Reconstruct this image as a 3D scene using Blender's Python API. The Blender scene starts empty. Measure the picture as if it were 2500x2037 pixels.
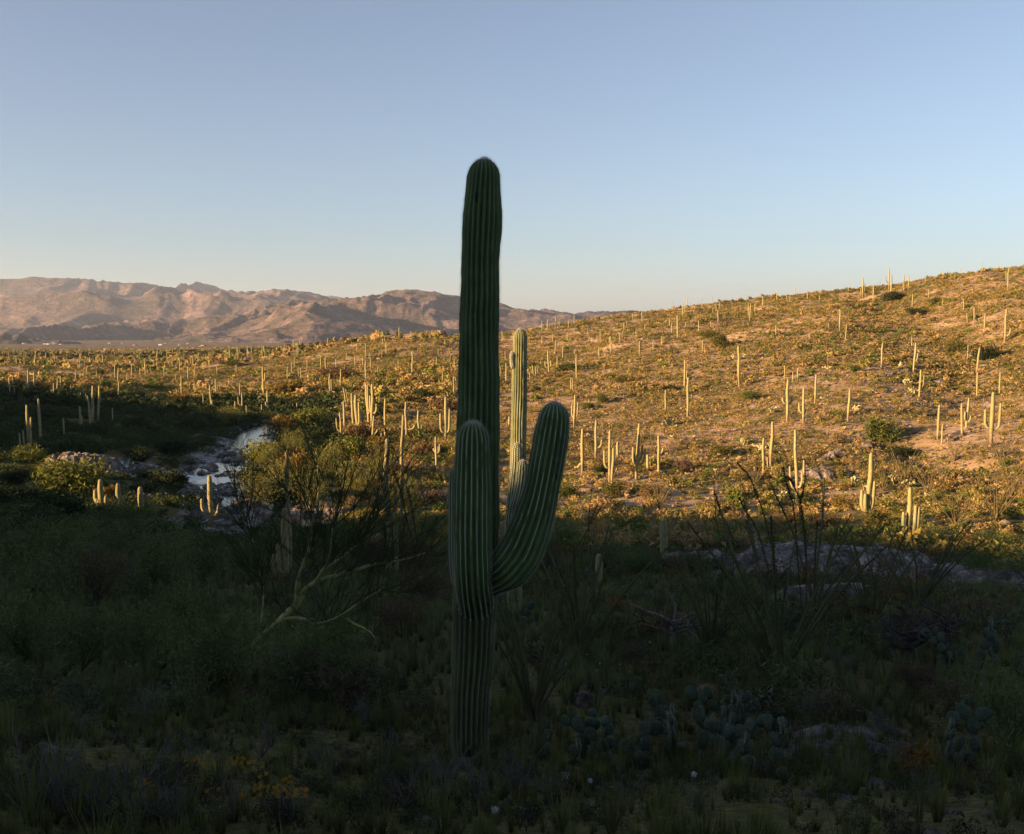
import bpy, bmesh, math, random
import numpy as np
from mathutils import Vector, Matrix, Euler
import mathutils.noise as mnoise

SC = bpy.context.scene
COL = SC.collection
random.seed(11)
RNG = np.random.default_rng(11)
R = math.radians

# ---------------------------------------------------------------- camera
PITCH = math.atan(0.0914)          # tilted down a little: horizon above the middle
cam_d = bpy.data.cameras.new('camera')
cam_d.sensor_width = 36.0; cam_d.lens = 36.0
cam_d.clip_start = 0.1; cam_d.clip_end = 60000
cam = bpy.data.objects.new('camera', cam_d); COL.objects.link(cam)
cam.location = (0, 0, 0)
cam.rotation_euler = (math.pi/2 - PITCH, 0, 0)
SC.camera = cam
SC.view_settings.view_transform = 'Standard'
SC.view_settings.look = 'None'
SC.view_settings.gamma = 1.0
SC.view_settings.exposure = 1.95

# ---------------------------------------------------------------- sky and sun
SUN_EL = R(10.0)
SUN_A = R(25.0)                    # sun stands left of the camera, 25 degrees behind it
SX, SY = -math.cos(SUN_A), -math.sin(SUN_A)
world = bpy.data.worlds.new("World"); SC.world = world
world.use_nodes = True
wn = world.node_tree; wn.nodes.clear()
wo = wn.nodes.new('ShaderNodeOutputWorld'); wb = wn.nodes.new('ShaderNodeBackground')
sky = wn.nodes.new('ShaderNodeTexSky'); sky.sky_type = 'NISHITA'; sky.sun_disc = False
sky.sun_elevation = SUN_EL; sky.sun_rotation = math.atan2(SX, SY)
sky.altitude = 900; sky.air_density = 1.0; sky.dust_density = 1.0; sky.ozone_density = 2.2
hs = wn.nodes.new('ShaderNodeHueSaturation'); hs.inputs['Saturation'].default_value = .70
tn = wn.nodes.new('ShaderNodeMix'); tn.data_type = 'RGBA'; tn.blend_type = 'MULTIPLY'; tn.inputs[0].default_value = 1; tn.inputs[7].default_value = (.865, .915, 1.0, 1)
wn.links.new(sky.outputs[0], hs.inputs['Color']); wn.links.new(hs.outputs[0], tn.inputs[6]); wn.links.new(tn.outputs[2], wb.inputs[0]); wn.links.new(wb.outputs[0], wo.inputs[0])
wb.inputs[1].default_value = 0.05
sun_d = bpy.data.lights.new('sun', 'SUN'); sun_d.energy = 5.0; sun_d.angle = R(0.53)
sun_d.color = (1.0, 0.605, 0.29)
sun = bpy.data.objects.new('sun', sun_d); COL.objects.link(sun)
sun.rotation_euler = Vector((SX*math.cos(SUN_EL), SY*math.cos(SUN_EL), math.sin(SUN_EL))).to_track_quat('Z', 'Y').to_euler()

# ---------------------------------------------------------------- noise
def _hash(ix, iy, seed):
    h = (ix.astype(np.int64)*374761393 + iy.astype(np.int64)*668265263 + seed*1442695041) & 0xffffffff
    h = ((h ^ (h >> 13))*1274126177) & 0xffffffff
    return ((h ^ (h >> 16)) & 0xffff)/32767.5 - 1.0
def vnoise(x, y, seed=0):
    x = np.asarray(x, float); y = np.asarray(y, float)
    ix = np.floor(x); iy = np.floor(y)
    fx = x-ix; fy = y-iy
    fx = fx*fx*fx*(fx*(fx*6-15)+10); fy = fy*fy*fy*(fy*(fy*6-15)+10)
    a = _hash(ix, iy, seed); b = _hash(ix+1, iy, seed); c = _hash(ix, iy+1, seed); d = _hash(ix+1, iy+1, seed)
    return (a*(1-fx)+b*fx)*(1-fy) + (c*(1-fx)+d*fx)*fy
def fbm(x, y, octs=4, seed=0, gain=.5):
    s = 0; a = 1; t = 0
    for o in range(octs):
        s = s + a*vnoise(x*2**o + 17.3*o, y*2**o - 9.1*o, seed+o); t += a; a *= gain
    return s/t*1.5
def ridged(x, y, octs=4, seed=0, gain=.5):
    s = 0; a = 1; t = 0
    for o in range(octs):
        s = s + a*(1-np.abs(vnoise(x*2**o + 31.7*o, y*2**o + 5.3*o, seed+o)*1.6)); t += a; a *= gain
    return s/t
def sstep(a, b, x):
    t = np.clip((x-a)/(b-a), 0, 1); return t*t*(3-2*t)

# ---------------------------------------------------------------- directions seen by the camera
F = 2500.0; CX = 1250.0; CY = 1018.5
cP, sP = math.cos(PITCH), math.sin(PITCH)
def ray(px, py):
    X = (px-CX)/F; U = -(py-CY)/F
    den = cP + U*sP
    return X/den, (U*cP - sP)/den           # x/y, z/y
def theta(px): return math.atan(ray(px, 790)[0])
def s_of(py): return ray(CX, py)[1]

# ---------------------------------------------------------------- terrain
DS = np.array([2.5, 7, 11.4, 17, 25, 35, 50, 65, 80, 100, 130, 170, 230, 300, 380, 480, 700, 1200, 2500, 5000])
TBL = {
   0: [2690,2040,1840,1640,1490,1395,1300,1245,1185,1110,1045, 985, 940, 920, 905, 894, 880, 866, 850, 832],
 220: [2690,2040,1840,1640,1490,1395,1300,1245,1180,1112,1055,1000, 950, 926, 909, 895, 880, 866, 850, 832],
 400: [2690,2040,1840,1640,1490,1395,1305,1250,1195,1130,1070,1015, 968, 936, 913, 897, 880, 864, 849, 832],
 640: [2690,2040,1840,1640,1490,1395,1310,1255,1195,1130,1068,1012, 960, 922, 893, 874, 868, 857, 846, 832],
 760: [2690,2040,1850,1645,1490,1395,1315,1262,1205,1140,1070,1010, 955, 907, 868, 846, 858, 854, 846, 832],
 900: [2690,2040,1860,1650,1490,1395,1320,1265,1215,1148,1070,1003, 943, 884, 840, 824, 848, 852, 846, 832],
1020: [2690,2040,1865,1650,1490,1395,1320,1268,1220,1150,1070, 998, 930, 868, 825, 818, 846, 852, 846, 832],
1180: [2690,2040,1865,1650,1490,1395,1320,1270,1225,1150,1068, 992, 918, 860, 821, 822, 846, 852, 846, 832],
1350: [2690,2040,1865,1650,1492,1398,1322,1270,1225,1150,1066, 985, 905, 840, 797, 800, 840, 852, 846, 832],
1550: [2690,2040,1865,1650,1495,1402,1326,1275,1228,1150,1060, 972, 885, 815, 765, 768, 830, 852, 846, 832],
1750: [2690,2040,1865,1645,1498,1406,1330,1280,1232,1150,1050, 955, 865, 795, 744, 748, 820, 852, 846, 832],
1900: [2690,2040,1865,1640,1500,1410,1340,1285,1236,1150,1042, 940, 848, 776, 721, 728, 810, 852, 846, 832],
2045: [2690,2040,1865,1640,1500,1412,1345,1290,1238,1150,1036, 930, 835, 752, 703, 716, 800, 852, 846, 832],
2130: [2690,2040,1865,1640,1500,1412,1350,1292,1240,1150,1032, 925, 832, 755, 705, 708, 800, 852, 846, 832],
2300: [2690,2040,1865,1640,1500,1415,1357,1300,1240,1145,1026, 914, 815, 735, 680, 688, 780, 852, 846, 832],
2500: [2690,2040,1865,1640,1500,1420,1362,1310,1240,1140,1020, 903, 800, 715, 655, 662, 760, 852, 846, 832]}
def _build_table():
    th = []; rows = []
    def add(t, z): th.append(t); rows.append(np.array(z, float))
    for px in sorted(TBL):
        t = theta(px); add(t, [s_of(y)*d*math.cos(t) for y, d in zip(TBL[px], DS)])
    L, Rr = rows[0], rows[-1]
    pre = [(R(-180), [-1.6+min(.1*d, 22) for d in DS]), (R(-140), [-1.6+min(.05*d, 8) for d in DS]),
           (R(-90), [max(-1.6-.12*d, -12) for d in DS]), (R(-45), L)]
    post = [(R(45), Rr), (R(90), Rr*.6), (R(140), [-1.6+min(.05*d, 8) for d in DS]), (R(180), [-1.6+min(.1*d, 22) for d in DS])]
    T = [p[0] for p in pre] + th + [p[0] for p in post]
    Z = np.array([np.array(p[1], float) for p in pre] + rows + [np.array(p[1], float) for p in post])
    S = Z/DS[None, :]
    tg = np.arange(-180, 180, .5)*math.pi/180; lg = np.arange(0, 10.0, .03)
    G1 = np.array([np.interp(tg, T, S[:, j]) for j in range(len(DS))]).T
    ld = np.log(DS)
    G = np.array([np.interp(lg, ld, G1[i]) for i in range(len(tg))])
    G[:, lg < ld[0]] = (-1.6 - .12*np.exp(lg[lg < ld[0]]))/np.exp(lg[lg < ld[0]])
    far = lg > ld[-1]
    G[:, far] = G[:, lg <= ld[-1]][:, -1:]*(5000/np.exp(lg[far]))
    for _ in range(2):
        G[:, 1:-1] = (G[:, :-2]+2*G[:, 1:-1]+G[:, 2:])/4
        G = (np.roll(G, 1, 0)+2*G+np.roll(G, -1, 0))/4
    return tg, lg, G
TG, LG, GG = _build_table()
def z_table(x, y):
    r = np.maximum(np.hypot(x, y), .05); t = np.arctan2(x, y)
    a = (t-TG[0])/(TG[1]-TG[0]); n = len(TG)
    i = np.floor(a).astype(int); fa = a-i; i0 = i % n; i1 = (i+1) % n
    b = np.clip(np.log(np.maximum(r, 1.0))/.03, 0, len(LG)-1.001); j = np.floor(b).astype(int); fb = b-j
    s = (GG[i0, j]*(1-fb)+GG[i0, j+1]*fb)*(1-fa) + (GG[i1, j]*(1-fb)+GG[i1, j+1]*fb)*fa
    return np.where(r < 1.0, -1.6-.12*r, s*r)

# the neighbouring ridge left of and behind the camera, which shades the valley
HC = [(-400, 6), (-60, 9), (0, 7.5), (10, 4.3), (17, 1.2), (21.7, -1.8), (30, -2.6), (41, -3.3), (48, -4.2), (53, -4.9), (57, -6.2), (59, -8.2), (61, -9.8), (64, -10.1), (70, -10.1), (74, -9.9), (78, -9.2), (84, -10.6), (92, -11.3), (100, -10.2), (108, -8.0), (125, -7.2), (150, -7.0), (164, -7.9), (180, -9.3), (195, -9.9), (211, -10.4), (240, -11.9), (262, -12.5), (300, -16), (330, -18), (420, -30), (600, -60)]
TE = math.tan(SUN_EL)
def z_ridge(x, y):
    al = x*math.cos(SUN_A) + y*math.sin(SUN_A); pe = -x*math.sin(SUN_A) + y*math.cos(SUN_A)
    h = np.interp(pe, [a for a, b in HC], [b for a, b in HC]) + .3*vnoise(pe/9, pe*0+3, 71) + .15*vnoise(pe/3, pe*0+3, 72)
    d = al+90
    return h + 90*TE - np.where(d > 0, .33*d, -.12*d)

def px_pt(px, r): t = theta(px); return (math.sin(t)*r, math.cos(t)*r)
STREAM = [px_pt(*p) for p in [(690, 165), (640, 150), (600, 131), (570, 113), (515, 101), (525, 90), (575, 79), (610, 70), (600, 64), (560, 60)]]
STREAM2 = [px_pt(*p) for p in [(600, 74), (660, 69), (760, 66)]]
STREAM3 = [px_pt(*p) for p in [(470, 92), (400, 94), (320, 97), (250, 102)]]
GULLY = [px_pt(*p) for p in [(2085, 385), (2130, 345), (2190, 300), (2255, 270), (2330, 232), (2400, 190), (2450, 150)]]
GULLY2 = [px_pt(*p) for p in [(2190, 118), (2260, 112), (2330, 104)]]
def polydist(x, y, pts):
    best = np.full(np.shape(x), 1e9); par = np.zeros(np.shape(x))
    for k in range(len(pts)-1):
        (ax, ay), (bx, by) = pts[k], pts[k+1]
        dx, dy = bx-ax, by-ay; L2 = dx*dx+dy*dy
        t = np.clip(((x-ax)*dx+(y-ay)*dy)/L2, 0, 1)
        d = np.hypot(x-ax-t*dx, y-ay-t*dy)
        m = d < best; best = np.where(m, d, best); par = np.where(m, k+t, par)
    return best, par
def z_base(x, y):
    x = np.asarray(x, float); y = np.asarray(y, float)
    r = np.hypot(x, y)
    z = z_table(x, y)
    zr = z_ridge(x, y)
    k = 1.5
    w = 1-sstep(500, 1100, r)
    z = np.where(w > 0, z + w*(k*np.log1p(np.exp(np.clip((zr-z)/k, -30, 30)))), z)
    return z
def Z(x, y):
    x = np.asarray(x, float); y = np.asarray(y, float)
    r = np.hypot(x, y)
    z = z_base(x, y)
    f = np.clip((r-4)/40, 0, 1)
    far = sstep(80, 260, r)*(1-.6*sstep(600, 1500, r))
    z = z + f*(.55*fbm(x/14, y/14, 3, 5)) + .10*np.clip(r/8, 0, 1)*fbm(x/2.2, y/2.2, 3, 9)
    z = z + far*(3.0*(ridged(x/75+.3*vnoise(x/40, y/40, 3), y/75, 3, 21)-.55) + .6*fbm(x/20, y/20, 3, 25))
    g, _ = polydist(x, y, GULLY)
    z = z - 3.8*np.exp(-(g/13)**2)
    g, _ = polydist(x, y, GULLY2)
    z = z - 1.2*np.exp(-(g/3.5)**2)
    d1, _ = polydist(x, y, STREAM); d2, _ = polydist(x, y, STREAM2); d3, _ = polydist(x, y, STREAM3)
    d = np.minimum(np.minimum(d1, d2+1.2), d3+1.6)
    z = z - (1.0 - .62*fbm(x/1.7, y/1.7, 3, 77) - .3*vnoise(x/5, y/5, 78))*np.exp(-(d/3.6)**4)
    return z
def zat(x, y): return float(Z(np.array([x]), np.array([y]))[0])
_RR = np.exp(np.linspace(math.log(3), math.log(5200), 1600))
_colc = {}
def ground_at(px, py, rmin=3, rmax=5200):
    """the ground point seen in this direction; the crest if the direction passes above it"""
    u, s = ray(px, py); t = math.atan(u); s = s*math.cos(t)
    key = round(t, 4)
    if key not in _colc: _colc[key] = Z(math.sin(t)*_RR, math.cos(t)*_RR)
    zz = _colc[key]
    ok = (zz >= s*_RR) & (_RR >= rmin) & (_RR <= rmax)
    if ok.any():
        i = int(np.argmax(ok)); r = _RR[i]
    else:
        m = _RR < 700; i = int(np.argmax(np.where(m & (_RR > 60), zz/_RR, -9))); r = _RR[i]
    return math.sin(t)*r, math.cos(t)*r, float(zz[i])

# ---------------------------------------------------------------- materials
MATS = {}
def new_mat(name, rough=.85, spec=.2):
    m = bpy.data.materials.new(name); m.use_nodes = True
    nt = m.node_tree; b = nt.nodes['Principled BSDF']
    b.inputs['Roughness'].default_value = rough
    b.inputs['Specular IOR Level'].default_value = spec
    MATS[name] = m
    return m, nt, b
def N(nt, kind, **kw):
    n = nt.nodes.new(kind)
    for k, v in kw.items():
        if k in ('operation', 'blend_type', 'data_type', 'attribute_name', 'noise_dimensions', 'feature', 'attribute_type'): setattr(n, k, v)
        else: n.inputs[k].default_value = v
    return n
def ramp(nt, stops):
    n = nt.nodes.new('ShaderNodeValToRGB'); e = n.color_ramp.elements
    while len(e) < len(stops): e.new(.5)
    for i, (p, c) in enumerate(stops):
        e[i].position = p; e[i].color = (*c, 1) if len(c) == 3 else c
    return n
def noise_tex(nt, scale, detail=4, rough=.55):
    c = nt.nodes.new('ShaderNodeNewGeometry')
    n = nt.nodes.new('ShaderNodeTexNoise'); n.inputs['Scale'].default_value = scale
    n.inputs['Detail'].default_value = detail; n.inputs['Roughness'].default_value = rough
    nt.links.new(c.outputs['Position'], n.inputs['Vector']); return n
def mix(nt, fac, a, b, blend='MIX'):
    n = nt.nodes.new('ShaderNodeMix'); n.data_type = 'RGBA'; n.blend_type = blend
    for sock, v in ((n.inputs[0], fac), (n.inputs[6], a), (n.inputs[7], b)):
        if hasattr(v, 'links') or hasattr(v, 'is_linked'): nt.links.new(v, sock)
        else: sock.default_value = v if isinstance(v, float) else (*v, 1)
    return n.outputs[2]
def bump(nt, b, h, strength=.5, dist=.1):
    n = nt.nodes.new('ShaderNodeBump'); n.inputs['Strength'].default_value = strength; n.inputs['Distance'].default_value = dist
    nt.links.new(h, n.inputs['Height']); nt.links.new(n.outputs[0], b.inputs['Normal'])

# ground: pale granite grit, brown soil, dry and green grass
m, nt, b = new_mat('desert_ground', .95, .1)
n1 = noise_tex(nt, .12, 5); n2 = noise_tex(nt, 1.4, 5, .65); n3 = noise_tex(nt, 9, 4, .7)
at = N(nt, 'ShaderNodeAttribute', attribute_name='tint')
sep = nt.nodes.new('ShaderNodeSeparateColor'); nt.links.new(at.outputs['Color'], sep.inputs[0])
soil = ramp(nt, [(.32, (.25, .165, .10)), (.5, (.41, .29, .18)), (.66, (.55, .42, .30))]); nt.links.new(n2.outputs[0], soil.inputs[0])
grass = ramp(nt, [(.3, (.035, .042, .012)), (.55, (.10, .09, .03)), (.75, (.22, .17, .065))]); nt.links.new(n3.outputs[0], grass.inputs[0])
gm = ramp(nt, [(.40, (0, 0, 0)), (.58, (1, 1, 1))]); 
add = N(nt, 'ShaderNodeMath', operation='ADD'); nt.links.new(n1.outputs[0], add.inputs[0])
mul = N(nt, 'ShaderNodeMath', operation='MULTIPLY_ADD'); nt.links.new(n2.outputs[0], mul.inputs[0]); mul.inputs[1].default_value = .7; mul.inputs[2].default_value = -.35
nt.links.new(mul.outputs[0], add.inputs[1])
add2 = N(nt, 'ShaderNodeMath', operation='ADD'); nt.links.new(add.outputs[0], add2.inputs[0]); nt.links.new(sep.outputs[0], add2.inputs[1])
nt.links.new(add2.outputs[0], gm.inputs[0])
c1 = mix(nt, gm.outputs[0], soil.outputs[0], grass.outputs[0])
# far plain: mauve brown flats with dark green speckle
n4 = noise_tex(nt, .02, 8, .75)
plain = ramp(nt, [(.38, (.03, .042, .018)), (.46, (.12, .10, .05)), (.58, (.22, .145, .09)), (.70, (.36, .25, .17))]); nt.links.new(n4.outputs[0], plain.inputs[0])
c2 = mix(nt, sep.outputs[1], c1, plain.outputs[0])
# stream bed: pale cobbles
n5 = noise_tex(nt, 2.6, 5, .7)
bed = ramp(nt, [(.35, (.06, .06, .05)), (.5, (.28, .26, .23)), (.62, (.5, .48, .45))]); nt.links.new(n5.outputs[0], bed.inputs[0])
c3 = mix(nt, sep.outputs[2], c2, bed.outputs[0])
nt.links.new(c3, b.inputs['Base Color'])
bump(nt, b, n3.outputs[0], .8, .12)

m, nt, b = new_mat('mountain_rock', .95, .1)
n1 = noise_tex(nt, .004, 8, .7); n2 = noise_tex(nt, .03, 6, .75)
r1 = ramp(nt, [(.35, (.05, .055, .038)), (.52, (.13, .10, .09)), (.70, (.27, .20, .185))])
ad = N(nt, 'ShaderNodeMath', operation='MULTIPLY_ADD'); nt.links.new(n2.outputs[0], ad.inputs[0]); ad.inputs[1].default_value = .9; ad.inputs[2].default_value = -.45
a2 = N(nt, 'ShaderNodeMath', operation='ADD'); nt.links.new(ad.outputs[0], a2.inputs[0]); nt.links.new(n1.outputs[0], a2.inputs[1])
nt.links.new(a2.outputs[0], r1.inputs[0]); nt.links.new(r1.outputs[0], b.inputs['Base Color'])
bump(nt, b, n2.outputs[0], .9, 25)

m, nt, b = new_mat('stream_water', .06, .5)
b.inputs['Base Color'].default_value = (.02, .03, .03, 1); b.inputs['IOR'].default_value = 1.33
n1 = noise_tex(nt, 3.0, 3); bump(nt, b, n1.outputs[0], .25, .05)

m, nt, b = new_mat('granite', .9, .2)
n1 = noise_tex(nt, 1.2, 6, .65); n2 = noise_tex(nt, 14, 4, .7)
r1 = ramp(nt, [(.3, (.07, .060, .052)), (.5, (.19, .16, .14)), (.7, (.47, .42, .39))]); nt.links.new(n1.outputs[0], r1.inputs[0])
c = mix(nt, .8, r1.outputs[0], n2.outputs[0], 'OVERLAY')
n3 = noise_tex(nt, 3.2, 8, .8); lr = ramp(nt, [(.44, (.25, .25, .25)), (.54, (1, 1, 1))]); nt.links.new(n3.outputs[0], lr.inputs[0])
c = mix(nt, .75, c, lr.outputs[0], 'MULTIPLY'); nt.links.new(c, b.inputs['Base Color'])
bump(nt, b, n3.outputs[0], 1.0, .18)

def attr_mat(name, rough=.85, spec=.15, trans=0.0, nscale=6.0, namt=.5):
    m, nt, b = new_mat(name, rough, spec)
    at = N(nt, 'ShaderNodeAttribute', attribute_name='tint')
    n1 = noise_tex(nt, nscale, 4, .65)
    rr = ramp(nt, [(.3, (1-namt,)*3), (.7, (1+namt*.5,)*3)]); nt.links.new(n1.outputs[0], rr.inputs[0])
    c = mix(nt, 1.0, at.outputs['Color'], rr.outputs[0], 'MULTIPLY'); nt.links.new(c, b.inputs['Base Color'])
    if trans:
        tr = nt.nodes.new('ShaderNodeBsdfTranslucent'); nt.links.new(c, tr.inputs[0])
        mx = nt.nodes.new('ShaderNodeMixShader'); mx.inputs[0].default_value = trans
        out = nt.nodes['Material Output']; nt.links.new(b.outputs[0], mx.inputs[1]); nt.links.new(tr.outputs[0], mx.inputs[2]); nt.links.new(mx.outputs[0], out.inputs[0])
    return m
attr_mat('foliage', .8, .15, .25, 3.0, .35)
attr_mat('bark', .9, .15, 0, 9.0, .4)
attr_mat('cactus_skin', .75, .25, 0, 5.0, .3)
attr_mat('spine', .8, .2, 0, 4.0, .15)
attr_mat('painted', .8, .2, 0, 2.0, .1)

# ---------------------------------------------------------------- mesh helpers
def mk(name, V, F4=None, F3=None, mat=None, parent=None, tint=None, smooth=False):
    V = np.asarray(V, np.float32).reshape(-1, 3)
    F4 = np.zeros((0, 4), np.int32) if F4 is None else np.asarray(F4, np.int32).reshape(-1, 4)
    F3 = np.zeros((0, 3), np.int32) if F3 is None else np.asarray(F3, np.int32).reshape(-1, 3)
    me = bpy.data.meshes.new(name)
    me.vertices.add(len(V)); me.vertices.foreach_set('co', V.ravel())
    nl = F4.size+F3.size; npol = len(F4)+len(F3)
    me.loops.add(nl); me.polygons.add(npol)
    me.loops.foreach_set('vertex_index', np.concatenate([F4.ravel(), F3.ravel()]))
    st = np.concatenate([np.arange(len(F4))*4, F4.size+np.arange(len(F3))*3]).astype(np.int32)
    me.polygons.foreach_set('loop_start', st)
    if smooth: me.polygons.foreach_set('use_smooth', np.ones(npol, bool))
    if tint is not None:
        a = me.attributes.new('tint', 'FLOAT_COLOR', 'POINT')
        t = np.ones((len(V), 4), np.float32); t[:, :3] = np.asarray(tint, np.float32)
        a.data.foreach_set('color', t.ravel())
    me.update(); me.validate()
    if mat: me.materials.append(MATS[mat])
    o = bpy.data.objects.new(name, me); COL.objects.link(o)
    if parent: o.parent = parent
    return o
def empty(name, loc, rz=0):
    o = bpy.data.objects.new(name, None); COL.objects.link(o); o.location = loc; o.rotation_euler = (0, 0, rz); o.empty_display_size = .2
    return o
def tag(o, label=None, cat=None, group=None, kind=None):
    if label: o['label'] = label
    if cat: o['category'] = cat
    if group: o['group'] = group
    if kind: o['kind'] = kind
    return o
class Acc:
    def __init__(s): s.V = []; s.Q = []; s.T = []; s.C = []; s.n = 0
    def add(s, V, Q=None, T=None, c=(1, 1, 1)):
        V = np.asarray(V, float).reshape(-1, 3)
        if Q is not None and len(Q): s.Q.append(np.asarray(Q).reshape(-1, 4)+s.n)
        if T is not None and len(T): s.T.append(np.asarray(T).reshape(-1, 3)+s.n)
        c = np.asarray(c, float); s.C.append(np.broadcast_to(c, (len(V), 3))); s.V.append(V); s.n += len(V)
    def build(s, name, mat, parent=None, smooth=False):
        return mk(name, np.concatenate(s.V), np.concatenate(s.Q) if s.Q else None, np.concatenate(s.T) if s.T else None, mat, parent, np.concatenate(s.C), smooth)
def frames(P):
    P = np.asarray(P, float); T = np.gradient(P, axis=0); T /= np.linalg.norm(T, axis=1)[:, None]+1e-12
    A = np.zeros_like(P); a = np.array([1.0, 0, 0]) if abs(T[0][0]) < .8 else np.array([0, 1.0, 0])
    for i in range(len(P)):
        a = a - T[i]*np.dot(a, T[i]); a /= np.linalg.norm(a)+1e-12; A[i] = a
    return T, A, np.cross(T, A)
def tube(P, rad, sides=5, prof=None):
    P = np.asarray(P, float); n = len(P); rad = np.broadcast_to(np.asarray(rad, float), (n,))
    T, A, B = frames(P)
    ph = np.arange(sides)*2*math.pi/sides
    pf = np.ones(sides) if prof is None else prof
    V = P[:, None, :] + rad[:, None, None]*pf[None, :, None]*(np.cos(ph)[None, :, None]*A[:, None, :]+np.sin(ph)[None, :, None]*B[:, None, :])
    i = np.arange(n-1)[:, None]*sides; j = np.arange(sides)[None, :]; k = (j+1) % sides
    Q = np.stack([i+j, i+k, i+sides+k, i+sides+j], -1).reshape(-1, 4)
    return V.reshape(-1, 3), Q
def spline(P, n):
    """Catmull-Rom through control rows, n samples"""
    P = np.asarray(P, float)
    E = np.vstack([2*P[0]-P[1], P, 2*P[-1]-P[-2]])
    t = np.linspace(0, len(P)-1-1e-9, n); i = t.astype(int); f = (t-i)[:, None]
    a, b, c, d = E[i], E[i+1], E[i+2], E[i+3]
    return .5*((2*b)+(-a+c)*f+(2*a-5*b+4*c-d)*f**2+(-a+3*b-3*c+d)*f**3)
def even(P, n):
    """resample rows by the arc length of their first three columns"""
    s = np.concatenate([[0], np.cumsum(np.linalg.norm(np.diff(P[:, :3], axis=0), axis=1))])
    t = np.linspace(0, s[-1], n)
    return np.array([np.interp(t, s, P[:, k]) for k in range(P.shape[1])]).T

# ---------------------------------------------------------------- ground, mountains, water
def polar_grid(th, rr, zf, wrap):
    T2, R2 = np.meshgrid(th, rr, indexing='ij'); X = np.sin(T2)*R2; Y = np.cos(T2)*R2
    Zz = zf(X, Y); n, m_ = X.shape
    V = np.stack([X, Y, Zz], -1).reshape(-1, 3)
    ii = np.arange(n if wrap else n-1)[:, None]; jj = np.arange(m_-1)[None, :]; i2 = (ii+1) % n
    Q = np.stack([ii*m_+jj, ii*m_+jj+1, i2*m_+jj+1, i2*m_+jj], -1).reshape(-1, 4)
    return V, Q[:, ::-1]
th = np.concatenate([np.arange(-180, -34, 1.5), np.arange(-34, 34, .085), np.arange(34, 180, 1.5)])*math.pi/180
rr = np.concatenate([np.exp(np.arange(math.log(.6), math.log(900), .0115)), np.exp(np.arange(math.log(905), math.log(24000), .03))])
V, Q = polar_grid(th, rr, Z, True)
nv = len(V); V = np.vstack([V, [[0, 0, -1.66]]])
m_ = len(rr); fan = np.array([[nv, ((i+1) % len(th))*m_, i*m_] for i in range(len(th))])
r_ = np.hypot(V[:, 0], V[:, 1])
d1, _ = polydist(V[:, 0], V[:, 1], STREAM); d2, _ = polydist(V[:, 0], V[:, 1], STREAM2); d3, _ = polydist(V[:, 0], V[:, 1], STREAM3)
dm = np.minimum(np.minimum(d1, d2+1.2), d3+1.0)+1.3*vnoise(V[:, 0]/2, V[:, 1]/2, 44)
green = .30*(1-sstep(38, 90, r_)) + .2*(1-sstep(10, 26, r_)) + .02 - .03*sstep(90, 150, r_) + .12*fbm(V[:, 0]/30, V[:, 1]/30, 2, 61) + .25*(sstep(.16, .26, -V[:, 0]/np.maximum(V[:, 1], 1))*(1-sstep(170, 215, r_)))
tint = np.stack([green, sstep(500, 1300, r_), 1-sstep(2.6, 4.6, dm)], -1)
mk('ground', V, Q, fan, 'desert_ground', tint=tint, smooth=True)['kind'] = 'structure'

def water_strip(pts, w, drop, level0=None):
    P = spline(np.array(pts), 60); zz = z_base(P[:, 0], P[:, 1]) - drop
    zz = np.convolve(np.pad(zz, 6, 'edge'), np.ones(13)/13, 'valid')
    T = np.gradient(P, axis=0); T /= np.linalg.norm(T, axis=1)[:, None]; Nn = np.stack([-T[:, 1], T[:, 0]], -1)
    rows = [np.column_stack([P+Nn*s*w, zz]) for s in (-1, -.5, 0, .5, 1)]
    V = np.stack(rows, 1).reshape(-1, 3); n = 60
    i = np.arange(n-1)[:, None]*5; j = np.arange(4)[None, :]
    return V, np.stack([i+j, i+j+1, i+6+j, i+5+j], -1).reshape(-1, 4)
acc = Acc()
V, Q = water_strip(STREAM, 4.2, .90); acc.add(V, Q)
V, Q = water_strip(STREAM2, 2.4, .80); acc.add(V, Q)
V, Q = water_strip(STREAM3, 2.0, .70); acc.add(V, Q)
w = acc.build('stream_water', 'stream_water'); w['kind'] = 'structure'

SKY_A = [(-400,690),(0,682),(18,681),(60,682),(93,674.5),(120,677.5),(150,680),(192,680.5),(225,679),(255,686.5),(279,684.5),(303,692.5),(345,690.5),(390,693.5),(420,703),(450,697),(487,688.6),(525,697),(571,710.6),(600,713.5),(632,709.7),(653,712),(671,706.7),(701,706.7),(740,712),(782,716.6),(797,721.7),(827,723),(860,733),(1000,748),(1200,762),(1600,775),(2400,790),(3000,800)]
SKY_B = [(-400,800),(0,812),(60,804),(150,789),(200,800),(280,788),(380,776),(470,782),(520,772),(600,762),(640,752),(690,738),(740,730),(800,735),(854,728),(890,724),(920,720.5),(944,712),(971,709),(1004,705.5),(1040,710.6),(1064,710.6),(1091,721),(1125,722.6),(1180,740),(1228,741),(1252,754),(1285,755.6),(1318,753.5),(1348,760),(1375,759.5),(1396,763.7),(1438,764.6),(1474,756.5),(1504,761.6),(1528,756.5),(1561,761.6),(1588,761.6),(1700,765),(2400,780),(3000,795)]
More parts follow.
